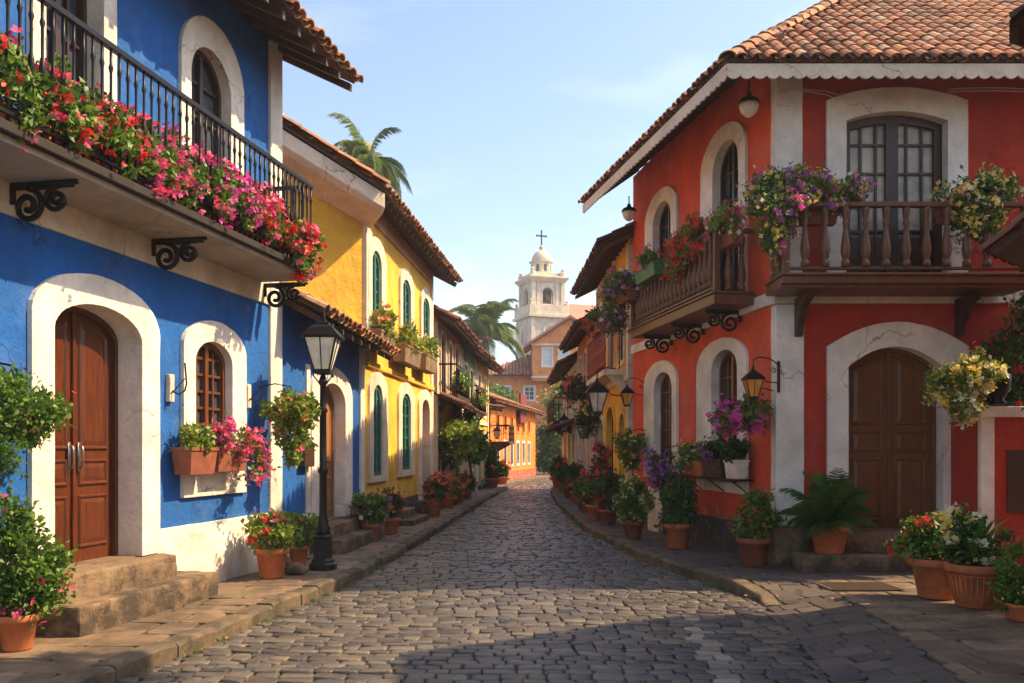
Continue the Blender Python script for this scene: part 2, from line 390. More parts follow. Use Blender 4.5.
# ------------------------------------------------------------- tiled roofs
def tile(mb, o, a, b, n, w, l, inv=False, seg=5):
    mb.rv = random.random(); j = random.uniform(-.022, .018); sk = random.uniform(-.016, .016); a = (a+b*random.uniform(-.05, .05)).normalized()
    def arc(base, r, h, inner=0):
        out = []
        for k in range(seg+1):
            t = math.pi*k/seg; q = (-1 if inv else 1)
            out.append(base+a*(-(r-inner)*math.cos(t))+n*(q*(h-inner)*math.sin(t)))
        return out
    lo = arc(o+b*j+a*sk, w*.5, w*.36); hi = arc(o+b*(l+j)-n*.012, w*.42, w*.30)
    if inv: mb.rings([lo, hi], False, False, False)
    else:
        lin = arc(o+b*j+a*sk, w*.5, w*.36, .016)
        mb.rings([lin, lo, hi], False, False, False)
def roof_plane(mb, E0, E1, inward, pitch, run, clip=None, tw=.235, tl=.33, slab=True, a0=0, a1=None, slabpoly=None):
    """E0-E1 the eave line; run = horizontal depth of the slope. Materials: 0 tile, 1 soffit"""
    E0, E1 = Vector(E0), Vector(E1); a = (E1-E0); Lr = a.length; a.normalize(); inward = Vector((*inward, 0)); inward -= a*inward.dot(a); inward.normalize()
    b = (inward*math.cos(pitch)+Vector((0, 0, math.sin(pitch)))).normalized(); n = a.cross(b)
    if n.z < 0: n = -n
    a1 = Lr if a1 is None else a1; sl = run/math.cos(pitch)
    mb.mat = 0
    nc = int((a1-a0)/tw); nr = max(1, int(sl/tl))
    for r in range(nr):
        for c in range(nc+1):
            u = a0+c*(a1-a0)/nc; s_ = r*tl-.05
            if clip and not clip(u, s_+.12): continue
            o = E0+a*u+b*s_+n*(.045+random.uniform(-.006, .006))
            tile(mb, o, a, b, n, tw*.92, tl*1.22)
            if c < nc: tile(mb, E0+a*(u+tw/2)+b*(s_+.02)+n*.052, a, b, n, tw*.98, tl*1.15, True, 4)
    mb.rv = .3; mb.mat = 1
    sp = slabpoly or [(a0, 0), (a1, 0), (a1, sl), (a0, sl)]
    top = [E0+a*x+b*y+n*.015 for x, y in sp]; bot = [p-n*.05 for p in top]
    mb.rings([bot, top], True, True, True)
    mb.mat = 0
    return a, b, n
def ridge(mb, A, B, w=.26, l=.36):
    A, B = Vector(A), Vector(B); d = B-A; N = max(1, int(d.length/l)); b = d.normalized(); a = b.cross(Vector((0, 0, 1))).normalized(); n = a.cross(b)
    for i in range(N): tile(mb, A+b*(i*d.length/N)+n*.06, a, b, n, w, l*1.2, False, 7)
def eaved_roof(parent, fr, u0, u1, ze, over, pitch, run=3.6, ends=(.35, .35), mat='tile', fascia='board', raft=True, tw=.235, back=True, dz=0):
    mb = MB(); a0, a1 = u0-ends[0], u1+ends[1]; P = fr.p
    roof_plane(mb, P(a0, ze, over), P(a1, ze+dz, over), (-fr.n.x, -fr.n.y), pitch, run, tw=tw)
    t = math.tan(pitch); zr = ze+run*t
    if back:
        mb.mat = 0; mb.rv = .4
        q = [P(a0, zr, over-run), P(a1, zr+dz, over-run), P(a1, ze, over-2*run), P(a0, ze, over-2*run)]
        mb.rings([[p-Vector((0, 0, .06)) for p in q], q], True, True, True)
        ridge(mb, P(a0, zr+.03, over-run), P(a1, zr+dz+.03, over-run))
    r = mb.build('roof', [mat, 'raft'], parent)
    if raft:
        k = MB(); N = int((a1-a0)/.42)
        for i in range(N+1):
            u = a0+.06+i*(a1-a0-.12)/N; z_ = ze-.055+dz*i/N; w = .035
            k.hexa([P(u-w, z_-.10, over-.04), P(u+w, z_-.10, over-.04), P(u+w, z_-.10+(over+.1)*t, -.14), P(u-w, z_-.10+(over+.1)*t, -.14),
                    P(u-w, z_, over-.04), P(u+w, z_, over-.04), P(u+w, z_+(over+.1)*t, -.14), P(u-w, z_+(over+.1)*t, -.14)])
        k.each('rafter', 'raft', r)
    if fascia:
        k = MB(); e = over+.012
        k.hexa([P(a0, ze-.15, e-.03), P(a1, ze+dz-.15, e-.03), P(a1, ze+dz-.15, e), P(a0, ze-.15, e), P(a0, ze-.01, e-.03), P(a1, ze+dz-.01, e-.03), P(a1, ze+dz-.01, e), P(a0, ze-.01, e)])
        k.build('fascia', fascia, r)
    # gable end wall pieces between eave level and ridge
    return r
def gable_ends(mb, fr, u0, u1, ztop, run, over, pitch):
    t = math.tan(pitch); zr = ztop+(run-over)*t
    for u in (u0, u1): mb.poly([fr.p(u, ztop, 0), fr.p(u, ztop, -2*(run-over)), fr.p(u, zr, -(run-over))])

# ------------------------------------------------------------- ironwork and balconies
def spiral(c, d, r0, turns, n=22, s_=1, ph=0):
    """points of a scroll in the plane spanned by d (horizontal) and z"""
    out = []
    for i in range(n+1):
        t = i/n; a = ph+s_*turns*2*math.pi*t; r = r0*(1-.78*t); out.append(c+d*(r*math.cos(a))+Vector((0, 0, r*math.sin(a))))
    return out
def scroll_bracket(parent, fr, u, v, out=.6, name='bracket', size=1):
    mb = MB(); P = fr.p; r = .021*size
    mb.box(fr, u-.02, u+.02, v-.035, v-.003, .0, out)
    mb.box(fr, u-.02, u+.02, v-.14*size, v-.036, .002, .06)
    mb.tube(spiral(P(u, v-.155*size, .15*size), fr.n, .115*size, 1.6, s_=-1, ph=math.pi/2), r)
    mb.tube(spiral(P(u, v-.125*size, .36*size), fr.n, .085*size, 1.5, s_=1, ph=math.pi/2), r*.9)
    mb.tube([P(u, v-.04, .02), P(u, v-.05, .25*size), P(u, v-.04, out*.95)], r*.8)
    mb.lathe([(.03*size, -.02), (.035*size, 0), (.03*size, .02)], P(u, v-.145*size, .40*size), 8)
    return mb.build(name, 'iron', parent, True)
def baluster_mesh(kind, H):
    mb = MB()
    if kind == 'iron': mb.lathe([(.013, 0), (.013, H*.12), (.023, H*.15), (.013, H*.18), (.012, H*.42), (.02, H*.46), (.025, H*.5), (.02, H*.54), (.012, H*.58), (.012, H*.80), (.022, H*.84), (.013, H*.87), (.013, H)], n=8)
    else: mb.lathe([(.055, 0), (.055, .07), (.034, .085), (.044, .11), (.064, H*.26), (.060, H*.36), (.032, H*.60), (.027, H*.68), (.044, H*.72), (.030, H*.76), (.034, H*.80), (.050, H-.05), (.050, H)], n=10)
    return mb
def put_balusters(parent, pts, kind, H, mat):
    first = None
    base = Vector(rootof(parent).location)
    for p in pts:
        if first is None:
            mb = baluster_mesh(kind, H); o = mb.build('baluster', mat, None, True); first = o
        else: o = first.copy(); link(o)
        o.parent = parent; o.location = Vector(p)-base
def rail_pts(fr, u0, u1, out, v, gap, sides=(True, True)):
    pts = []; n = max(2, round((u1-u0)/gap))
    for i in range(n+1): pts.append(fr.p(u0+(u1-u0)*i/n, v, out))
    m = max(1, round(out/gap))
    for ok, u in zip(sides, (u0, u1)):
        if ok:
            for j in range(1, m): pts.append(fr.p(u, v, out*j/m))
    return pts
# ============================================================= GROUND
def interp(tab):
    ys = [t[0] for t in tab]; xs = [t[1] for t in tab]
    return lambda y: float(np.interp(y, ys, xs))
kerbL = interp([(2, -4.0), (6.65, -2.85), (8, -2.62), (9.9, -2.30), (12, -1.98), (14, -1.80), (19, -1.50), (28, -.95), (36, -.42), (43, .15), (50, 1.5), (56, 3.2), (62, 5.5)])
kerbR = interp([(2, 1.75), (5, 2.05), (6.6, 2.35), (9, 2.70), (10.2, 2.78), (11.1, 2.62), (12.4, 2.27), (13.9, 1.98), (18.7, 1.52), (27.8, 1.40), (36, 1.55), (42, 2.0), (48, 3.2), (54, 5.2), (60, 8)])
RZ, PZ = 0.0, .13

mb = MB(); mb.poly([(-900, -60, -.12), (900, -60, -.12), (900, 1500, -.12), (-900, 1500, -.12)])
tag(mb.build('ground', 'earth'), kind='structure')
ys = np.arange(1.5, 62, .5)
mb = MB()
mb.rings([[(kerbL(y)-.05, y, RZ-.022) for y in ys], [(kerbR(y)+.05, y, RZ-.022) for y in ys]], False, False, False)
road = tag(mb.build('road', 'mortar'), kind='structure')

def stone(mb, c4, z, h, oct_=True, bev=.02, dome=.008):
    """one rounded stone from its four corners (x,y); z = top height function"""
    mb.rv = random.random(); cx = sum(p[0] for p in c4)/4; cy = sum(p[1] for p in c4)/4
    if oct_:
        r = []
        for i in range(4):
            a = c4[i]; p = c4[i-1]; q = c4[(i+1) % 4]; k = random.uniform(.05, .13)
            r.append((a[0]+(p[0]-a[0])*k, a[1]+(p[1]-a[1])*k)); r.append((a[0]+(q[0]-a[0])*k, a[1]+(q[1]-a[1])*k))
    else: r = list(c4)
    def ring(ins, dz):
        out = []
        for x, y in r:
            d = math.hypot(x-cx, y-cy) or 1; k = max(0, (d-ins)/d); out.append((cx+(x-cx)*k, cy+(y-cy)*k, z(x, y)+tx*(x-cx)+ty*(y-cy)+dz))
        return out
    tt = .045 if abs(c4[0][0]-c4[2][0]) < .3 and c4[2][1]-c4[0][1] < .24 else .012; tx, ty = random.uniform(-tt, tt), random.uniform(-tt, tt)
    mb.rings([ring(0, -h), ring(.002, -.5*bev), ring(bev*.4, -.001), ring(bev*1.2, dome)], True, False, True)
def pave(mb, y0, y1, xl, xr, rh, cw, zf, gap=.012, jit=.008, skew=.0, oct_far=16, bev=.018, dome=.006, zj=.006, skip=None, alt=None):
    y = y0
    while y < y1:
        h = rh*random.uniform(.82, 1.2); a, b = xl(y), xr(y); x = a-random.uniform(0, cw)
        amp = random.uniform(-.02, .02)
        while x < b:
            w = cw*random.uniform(.7, 1.35); x0, x1 = x+gap/2, x+w-gap/2
            x0, x1 = max(x0, a), min(x1, b)
            if x1-x0 > .05 and not (skip and alt is None and skip((x0+x1)/2, y+h/2)):
                tgt = alt if (alt is not None and skip((x0+x1)/2, y+h/2)) else mb
                sk = skew*(x0-a)
                j = lambda: random.uniform(-jit, jit)
                q = [(x0+j(), y+sk+gap/2+j()), (x1+j(), y+sk+gap/2+j()+amp), (x1+j(), y+sk+h-gap/2+j()+amp), (x0+j(), y+sk+h-gap/2+j())]
                dz = random.uniform(-zj, zj)
                stone(tgt, q, lambda X, Y: zf(X, Y)+dz, .03, y < oct_far, bev, dome)
            x += w
        y += h
stripe = lambda x, y: abs(x-(1.62+(y-6.6)*.055)) < .10 and y < 9.2 and y < 9.7
mb = MB(); pale = MB()
pave(mb, 2.2, 14, kerbL, kerbR, .155, .20, lambda x, y: RZ+.010*math.sin(x*1.1+y*.7)+.007*math.sin(y*1.9-x), gap=.013, jit=.012, zj=.008, bev=.012, dome=.003, skip=stripe, alt=pale)
pave(mb, 14, 34, kerbL, kerbR, .19, .235, lambda x, y: RZ+.012*math.sin(x*1.1+y*.7), gap=.016, jit=.014, zj=.010, bev=.014, dome=.003)
pave(mb, 34, 60, kerbL, kerbR, .34, .34, lambda x, y: RZ, gap=.03, jit=.02, zj=.012)
tag(mb.build('cobblestones', 'cobble', smooth=True), kind='structure')
tag(pale.build('road_stripe', 'stripe', smooth=True), kind='structure')

# pavements: bed + slabs + kerbs
def bed(name, xl, xr, y0, y1, z):
    mb = MB(); yy = np.arange(y0, y1, .5)
    mb.rings([[(xl(y), y, z) for y in yy], [(xr(y), y, z) for y in yy]], False, False, False)
    tag(mb.build(name, 'mortar'), kind='structure')
wallL = lambda y: min(kerbL(y)-.9, -5.6+.193*y-.3) if y < 12.6 else (-3.6+.0877*(y-12.4) if y < 40 else kerbL(y)-2.6)
wallR = lambda y: 9.5 if y < 12.7 else (3.9-.1656*(y-12.4) if y < 19 else (2.9 if y < 40 else kerbR(y)+2.2))
kin = lambda y: kerbL(y)-.17
kout = lambda y: kerbR(y)+.17
bed('pavement_left', wallL, lambda y: kerbL(y)-.02, 2, 60, PZ-.025)
mb = MB(); pave(mb, 2.2, 30, wallL, kin, .46, .62, lambda x, y: PZ-.008, gap=.006, jit=.035, bev=.008, dome=.001, zj=.004)
pave(mb, 30, 58, wallL, kin, .6, .6, lambda x, y: PZ-.008, gap=.02, zj=.006)
tag(mb.build('pavement_slabs', 'slab'), kind='structure')
bed('pavement_right', lambda y: kerbR(y)+.02, wallR, 11.0, 60, PZ-.025)
mb = MB(); pave(mb, 10.95, 30, kout, wallR, .42, .5, lambda x, y: PZ-.008, gap=.008, jit=.03, bev=.010, dome=.001, zj=.006)
pave(mb, 30, 58, kout, wallR, .6, .5, lambda x, y: PZ-.008, gap=.02, zj=.006)
tag(mb.build('pavement_slabs', 'basalt'), kind='structure')
# plaza: a ramped dark gutter, then lighter paving
def zplaza(x, y):
    k = max((x-kerbR(y))/.9, (y-9.7)/1.1); return max(.0, min(1, k))*(PZ-.008)
mb = MB(); yy = np.arange(1.5, 11.6, .4)
for a, b in ((0, .9), (.9, 8)):
    mb.rings([[(kerbR(y)+a, y, zplaza(kerbR(y)+a, y)-.022) for y in yy], [(kerbR(y)+b, y, zplaza(kerbR(y)+b, y)-.022) for y in yy]], False, False, False)
tag(mb.build('plaza', 'mortar'), kind='structure')
mb = MB()
pave(mb, 2, 10.8, lambda y: kerbR(y)+(.01 if y < 9.7 else .2), lambda y: kerbR(y)+.84, .24, .29, zplaza, gap=.010, jit=.012, bev=.012, dome=.002, zj=.005)
tag(mb.build('plaza_gutter', 'basalt'), kind='structure')
mb = MB(); pave(mb, 2, 10.8, lambda y: kerbR(y)+.86, lambda y: 9.3, .36, .40, zplaza, gap=.007, jit=.018, bev=.009, dome=.001, zj=.004, skip=lambda x, y: 3.55 < x < 4.45 and 10.1 < y < 10.75)
tag(mb.build('plaza_slabs', 'slab'), kind='structure')
def kerb(f, y0, y1, side, seg=.62, w=.19):
    mb = MB(); y = y0
    while y < y1:
        l = seg*random.uniform(.7, 1.35)*(1 if y < 25 else 1.8); ya, yb = y+.006, y+l-.006; n = 4; rs = []; mb.rv = random.random(); dz = random.uniform(-.012, .012); dx = random.uniform(-.015, .015)
        for i in range(n+1):
            yy_ = ya+(yb-ya)*i/n; x = f(yy_)+dx; q = lambda: random.uniform(-.008, .008); e = .012 if i in (0, n) else 0
            top = (PZ+.012+dz-e) if side < 0 else (PZ+.012+dz-e)*max(.12, min(1, (yy_-9.6)/1.2))
            prof = [(x, -.05), (x+side*-.004+q(), max(-.04, top-.035)+q()*.5), (x+side*.012+q(), top-.010), (x+side*.04, top+q()*.4), (x+side*(w-.02), top), (x+side*w, top-.03), (x+side*w, -.05)]
            rs.append([(a, yy_, b) for a, b in prof])
        mb.rings(rs, True, True, True); y += l
    tag(mb.build('kerb', 'kerbstone', smooth=False), kind='structure')
kerb(kerbL, 2, 58, -1); kerb(kerbR, 9.75, 58, 1)
# drain grating in the plaza
mb = MB(); g = Frame((3.6, 10.15), (4.4, 10.15), (0, 0))
mb.rv = .5; z0, z1 = PZ-.02, PZ+.002
for a in (3.58, 4.38): mb.hexa([(a, 10.13, z0), (a+.04, 10.13, z0), (a+.04, 10.72, z0), (a, 10.72, z0), (a, 10.13, z1), (a+.04, 10.13, z1), (a+.04, 10.72, z1), (a, 10.72, z1)])
for i in range(9):
    y = 10.13+i*.069; mb.hexa([(3.62, y, z0), (4.38, y, z0), (4.38, y+.032, z0), (3.62, y+.032, z0), (3.62, y, z1-.003), (4.38, y, z1-.003), (4.38, y+.032, z1-.003), (3.62, y+.032, z1-.003)])
tag(mb.build('drain_grating', 'grate'), 'flat iron drain grating set in the sunny paving before the red house door', 'drain')
# weeds and fallen petals along the kerb foot
mb = MB()
for i in range(170):
    left = random.random() < .55; y = random.uniform(7, 22) if left else random.uniform(11, 24); x = (kerbL(y)+random.uniform(0, .05)) if left else kerbR(y)-random.uniform(0, .05)
    if math.sin(y*2.3+left*2)+math.sin(y*5.1) < .35: continue
    for k in range(7):
        a = random.uniform(0, 6.28); l = random.uniform(.02, .06); px, py = x+random.uniform(-.06, .06), y+random.uniform(-.08, .08); mb.rv = random.random()
        mb.poly([(px, py, .0), (px+l*.5*math.cos(a)+.012, py+l*.5*math.sin(a), l*.55), (px+l*math.cos(a), py+l*math.sin(a), l*.5), (px+l*.5*math.cos(a)-.012, py+l*.5*math.sin(a), l*.6)])
tag(mb.build('kerb_weeds', 'leaf'), 'small green weeds sprouting along the foot of the kerbs', 'weeds', kind='stuff')
mb = MB()
for i in range(70):
    y = random.uniform(6.5, 16); s_ = random.random(); x = kerbL(y)+abs(random.gauss(0, .35)) if s_ < .6 else kerbR(y)+random.gauss(0, .4); z = .03 if x > kerbL(y) and x < kerbR(y) else PZ+.03
    a = random.uniform(0, 6.28); l = random.uniform(.015, .035); mb.rv = random.random()
    mb.poly([(x, y, z), (x+l*math.cos(a), y+l*math.sin(a), z+.012), (x+l*1.4*math.cos(a+.5), y+l*1.4*math.sin(a+.5), z+.004), (x+l*.8*math.cos(a+1.1), y+l*.8*math.sin(a+1.1), z)])
tag(mb.build('fallen_petals', 'forange'), 'dry orange petals and leaves scattered near the kerbs', 'fallen petals', kind='stuff')
# ============================================================= BLUE HOUSE (left foreground)
BF = Frame((-5.6+.193*5.2, 5.2), (-3.20, 12.42))
U, V = BF.U, BF.V; LB = BF.L
bh = thing('blue_house', 'deep blue two-storey house with white arched surrounds and long iron balcony, nearest on the left', 'house', (BF.p(LB, 0, 0).x, BF.p(LB, 0, 0).y, PZ))
def arc_s(fr, pa, pb, sx0, sx1, vb, vspring, rise, mode='ell', w=0): return (fr.U(pa, w), fr.U(pb, w), vb, vspring, rise, mode)
d_in = (U(50), U(138), .62, 2.78, .29, 'ell'); d_out = (U(27), U(156), .62, 2.90, .45, 'ell')
w_in = (U(192), U(229), V(210, 441), 2.72, .25, 'ell'); w_out = (U(180), U(243), V(212, 495), 2.86, .36, 'ell')
UW = U(190), U(222)
u_in = (UW[0]-.04, U(228), 4.05, 5.98, .40, 'ell'); u_out = (U(178), U(241), 4.05, 6.12, .62, 'ell')
b_in = (U(42), U(100), 4.05, 6.75, .25, 'ell'); b_out = (U(26), U(113), 4.05, 6.8, .45, 'ell')
mb = MB(); hs = [hole_of(d_in, d_out), hole_of(w_in, w_out)]
wall(mb, BF, 0, LB-.33, .86, 3.64, [(h[0], h[1], max(h[2], .86), *h[3:]) for h in hs])
wall(mb, BF, 0, LB-.33, 3.95, 7.55, [hole_of(u_in, u_out), hole_of(b_in, b_out)])
body(mb, BF, LB-.002, 7, .1, 7.5)
mb.build('wall', 'blue', bh)
mb = MB()
hd = hs[0]
mb.box(BF, 0, d_out[0]+.01, .05, .86, -.2, .022); mb.box(BF, d_out[1]-.01, LB-.36, .05, .86, -.2, .022)
mb.each('plinth', 'white', bh, bevel=.01, rough=.02)
mb = MB(); mb.box(BF, LB-.36, LB+.002, .05, 7.42, -.4, .04); mb.build('pilaster', 'white', bh, bevel=.015, rough=.014)
mb = MB(); mb.box(BF, 0, LB-.362, 3.64, 3.95, -.2, .03); mb.build('string_course', 'cream', bh, bevel=.01, rough=.012)
surround(bh, BF, d_in, d_out, .05, .30, False, name='door_surround')
mb = MB(); mb.box(BF, d_in[0]-.1, d_in[1]+.1, .05, .62, -.35, -.02); mb.build('threshold', 'step', bh)
door(bh, BF, d_in, .27, 'door')
surround(bh, BF, w_in, w_out, .05, .17, True); window(bh, BF, w_in, .11, 'framebrown', 4, 6)
surround(bh, BF, u_in, u_out, .045, .22); window(bh, BF, u_in, .15, 'frame', 2, 6, lower=.7)
surround(bh, BF, b_in, b_out, .045, .24); window(bh, BF, b_in, .2, 'frame', 4, 6, lower=.7)
# roof
eaved_roof(bh, BF, 0, LB, 6.86, .95, rad(27), 4.2, (.5, .38), fascia=None)
# balcony: deck (with everything fixed to it)
bu0, bu1, bo = 0.2, LB-.62, .76
mb = MB(); mb.box(BF, bu0, bu1, 3.952, 4.05, 0, bo-.02); mb.box(BF, bu0-.01, bu1+.01, 3.953, 4.03, bo-.019, bo+.035)
bal = mb.build('balcony', ['deckedge'], bh, bevel=.008)
mb = MB(); mb.box(BF, bu0, bu1, 3.90, 3.951, 0, bo-.03); mb.build('soffit', 'soffit', bal)
mb = MB(); mb.box(BF, bu0, bu1, 5.08, 5.13, bo-.055, bo-.0); mb.box(BF, bu1-.05, bu1, 5.08, 5.13, 0, bo-.056); mb.box(BF, bu0, bu1, 4.10, 4.13, bo-.04, bo-.012); mb.box(BF, bu1-.04, bu1-.01, 4.10, 4.13, 0, bo-.042)
mb.build('handrail', 'iron', bal, bevel=.004)
put_balusters(bal, rail_pts(BF, bu0+.03, bu1-.028, bo-.027, 4.05, .118, (False, True)), 'iron', 1.04, 'iron')
for px in (8, 150, 262): scroll_bracket(bal, BF, U(px), 3.90, .64, size=1.25)
# steps
mb = MB(); a, b = U(66, .26), d_out[1]-.02
mb.box(BF, a, b, .05, .61, -.02, .26); mb.build('step', 'step', bh, bevel=.022, rough=.03)
mb = MB(); a, b = U(80, .5), U(216, .46)
mb.box(BF, a, b, .05, .375, -.02, .50); mb.build('step', 'step', bh, bevel=.022, rough=.03)

# --- blue annex with tiled lean-to between the blue and yellow houses
AF = Frame((-3.215, 12.5), (-2.80, 17.0))
an = thing('blue_annex', 'low blue shop front under a sagging tiled awning, between the blue and yellow houses', 'annex', (-3.2, 12.5, PZ))
ad_in = (AF.U(318), AF.U(343), .55, 2.45, .35, 'ell'); ad_out = (AF.U(309), AF.U(350), .55, 2.6, .48, 'ell')
mb = MB(); wall(mb, AF, 0, AF.L, .75, 3.85, [(*hole_of(ad_in, ad_out)[:2], .75, *hole_of(ad_in, ad_out)[3:])]); body(mb, AF, AF.L, .9, .1, 3.85)
mb.build('wall', 'blue', an)
mb = MB(); mb.box(AF, .0, ad_out[0], .05, .74, -.2, .02); mb.box(AF, ad_out[1], AF.L-.02, .05, .74, -.2, .02); mb.each('plinth', 'white', an, bevel=.01)
mb = MB(); mb.box(AF, AF.L-.34, AF.L-.02, .741, 3.62, -.1, .035); mb.build('pilaster', 'white', an, bevel=.01)
mb = MB(); mb.box(AF, ad_out[0]-.18, ad_out[0]-.01, .741, 3.0, -.1, .03); mb.build('pilaster', 'white', an, bevel=.01)
surround(an, AF, ad_in, ad_out, .05, .25, name='door_surround'); door(an, AF, ad_in, .2, 'door3', handles=False)
mb = MB(); mb.box(AF, ad_in[0]-.1, ad_in[1]+.1, .05, .55, -.3, -.02); mb.build('threshold', 'step', an)
for k, (o_, v_) in enumerate(((.30, .53), (.58, .33))):
    mb = MB(); mb.box(AF, ad_out[0]-.05, ad_out[1]+.25, .05, v_, -.02, o_); mb.build('step', 'step', an, bevel=.02, rough=.03)
mb = MB()
roof_plane(mb, AF.p(-.10, 3.62, .62), AF.p(AF.L-.06, 3.50, .62), (-AF.n.x, -AF.n.y), rad(28), 1.75)
aw = mb.build('awning', ['tile', 'raft'], an)
mb = MB()
for i in range(9):
    u = .05+i*(AF.L-.3)/8; z_ = 3.545-.12*u/AF.L
    mb.hexa([AF.p(u-.03, z_-.09, .58), AF.p(u+.03, z_-.09, .58), AF.p(u+.03, z_+.21, .0), AF.p(u-.03, z_+.21, .0), AF.p(u-.03, z_, .58), AF.p(u+.03, z_, .58), AF.p(u+.03, z_+.30, .0), AF.p(u-.03, z_+.30, .0)])
mb.each('rafter', 'raft', aw)
mb = MB(); mb.box(AF, AF.U(297), AF.U(307), 1.45, 1.78, .0, .12); mb.box(AF, AF.U(296), AF.U(308), 1.781, 1.80, .0, .14)
tag(mb.build('mail_box', 'darkwood', bevel=.006), 'small dark box fixed to the blue wall below the hanging basket', 'mailbox')

# ============================================================= YELLOW HOUSE
YF = Frame((-2.79, 17.1), (-2.17, 24.4)); U, V = YF.U, YF.V; LY = YF.L
yh = thing('yellow_house', 'bright yellow two-storey house with green windows and a cream gable cornice', 'house', (-2.79, 17.1, PZ))
GF = Frame((-2.79, 17.1), (-2.79-1.71*2.2, 17.1-1.2*2.2), (0, 8))
lw = [(370, 385, 379), (399, 412, 406)]
wi1 = (U(371.5), U(380.5), V(375, 476), 2.72, .28, 'ell'); wo1 = (U(367.5), U(386), V(375, 482), 2.86, .40, 'ell')
wi2 = (U(400.5), U(409), V(405, 470), 2.72, .28, 'ell'); wo2 = (U(397), U(413), V(405, 476), 2.86, .40, 'ell')
wi3 = (U(420.5), U(428), .45, 2.72, .28, 'ell'); wo3 = (U(417.5), U(431), .45, 2.86, .40, 'ell')
ui = [(U(370), U(379.5), 3.86, 5.35, .3, 'ell'), (U(401), U(409), 3.9, 5.35, .28, 'ell'), (U(421.5), U(428), 3.9, 5.35, .28, 'ell')]
uo = [(U(366.5), U(384.5), 3.86, 5.5, .42, 'ell'), (U(398.5), U(412.5), 3.9, 5.5, .4, 'ell'), (U(419.5), U(430.5), 3.9, 5.5, .4, 'ell')]
mb = MB()
wall(mb, YF, 0, LY, .6, 3.30, [hole_of(wi1, wo1), hole_of(wi2, wo2), (*hole_of(wi3, wo3)[:2], .6, *hole_of(wi3, wo3)[3:])])
wall(mb, YF, 0, LY, 3.42, 6.85, [hole_of(a, b) for a, b in zip(ui, uo)])
wall(mb, GF, 0, GF.L, .2, 6.80)
mb.poly([GF.p(0, 6.80, 0), GF.p(GF.L, 6.80, 0), GF.p(GF.L, 8.5, 0)])
P = YF.p; mb.poly([P(LY, .1, 0), P(LY, .1, -6), P(LY, 6.8, -6), P(LY, 9.2, -4), P(LY, 6.8, 0)])
mb.poly([P(LY, .1, -6), GF.p(GF.L, .1, 0), GF.p(GF.L, 7.0, 0), P(LY, 7.0, -6)])
mb.build('wall', 'yellow', yh)
mb = MB(); mb.box(YF, .0, wo3[0], .05, .6, -.2, .02); mb.box(YF, wo3[1], LY, .05, .6, -.2, .02); mb.each('plinth', 'dark_plinth', yh)
mb = MB(); mb.box(YF, -.03, LY, 3.30, 3.42, -.1, .07); mb.build('string_course', 'yellow', yh, bevel=.015)
mb = MB(); mb.box(YF, -.03, .42, 3.421, 6.6, -.2, .04); mb.build('pilaster', 'cream', yh, bevel=.01)
mb = MB(); mb.box(YF, LY-.26, LY+.02, .05, 6.5, -.2, .04); mb.build('pilaster', 'cream', yh, bevel=.01)
mb = MB(); mb.box(YF, .421, LY-.262, 6.15, 6.5, -.1, .05); mb.build('frieze', 'peach', yh, bevel=.01)
for a, b in ((wi1, wo1), (wi2, wo2)): surround(yh, YF, a, b, .05, .12, True, 'cream'); window(yh, YF, a, .05, 'greenwood', 4, 7, t=.045, fw=.08)
surround(yh, YF, wi3, wo3, .05, .25, False, 'cream', 'door_surround'); door(yh, YF, wi3, .22, 'door3', handles=False)
for a, b in zip(ui, uo): surround(yh, YF, a, b, .05, .12, True, 'cream'); window(yh, YF, a, .05, 'greenwood', 4, 7, t=.045, fw=.08)
mb = MB(); mb.box(YF, wo3[0]-.1, wo3[1]+.1, .05, .44, -.3, .3); mb.build('step', 'step', yh, bevel=.02, rough=.03)
mb = MB(); mb.box(YF, U(388), U(400), .05, .42, 0, .34); mb.build('step', 'step', yh, bevel=.02, rough=.03)
mb = MB(); mb.box(YF, U(384), U(402), .05, .24, 0, .62); mb.build('step', 'step', yh, bevel=.02, rough=.03)
# roof with raking verge
pitch = rad(28); E0 = Vector((-2.33, 16.62, 6.50)); E1 = Vector((-1.46, 25.0, 6.37))
mb = MB(); slope = .84/math.cos(pitch)
sl = 3.4/math.cos(pitch)
LE = (E1-E0).length
a, b, n = roof_plane(mb, E0, E1, (-.9964, .085), pitch, 3.4, clip=lambda u, s_: u > -.80*s_*math.cos(pitch)-.05, a0=-3.0, a1=LE, slabpoly=[(0, 0), (LE, 0), (LE, sl), (-.80*3.4, sl)])
T = E0+b*sl+a*(-.80*3.4)
T2 = E1+b*sl
mb.mat = 0
q = [T, T2, T2+Vector((-3.3, .3, -1.8)), T+Vector((-3.3, .3, -1.8))]; mb.rings([[p-Vector((0, 0, .06)) for p in q], q], True, True, True)
ridge(mb, T+Vector((0, 0, .03)), T2+Vector((0, 0, .03)))
ridge(mb, E0+Vector((0, 0, .03)), T+Vector((0, 0, .02)), .27, .36)
rf = mb.build('roof', ['tile', 'raft'], yh)
mb = MB(); g = -GF.n
A0, A1 = E0+Vector((0, 0, -.06)), T+Vector((0, 0, -.06)); dn = Vector((0, 0, -.36))
o1 = g*.03; o2 = g*.12; o3 = g*.62
mb.rings([[A0+o1, A0+o1+dn*.75, A0+o2+dn, A0+o3+dn*1.5, A0+o3], [A1+o1, A1+o1+dn*.75, A1+o2+dn, A1+o3+dn*1.5, A1+o3]], True, True, True)
mb.build('verge_cornice', 'cream', rf, bevel=.012)
mb = MB()
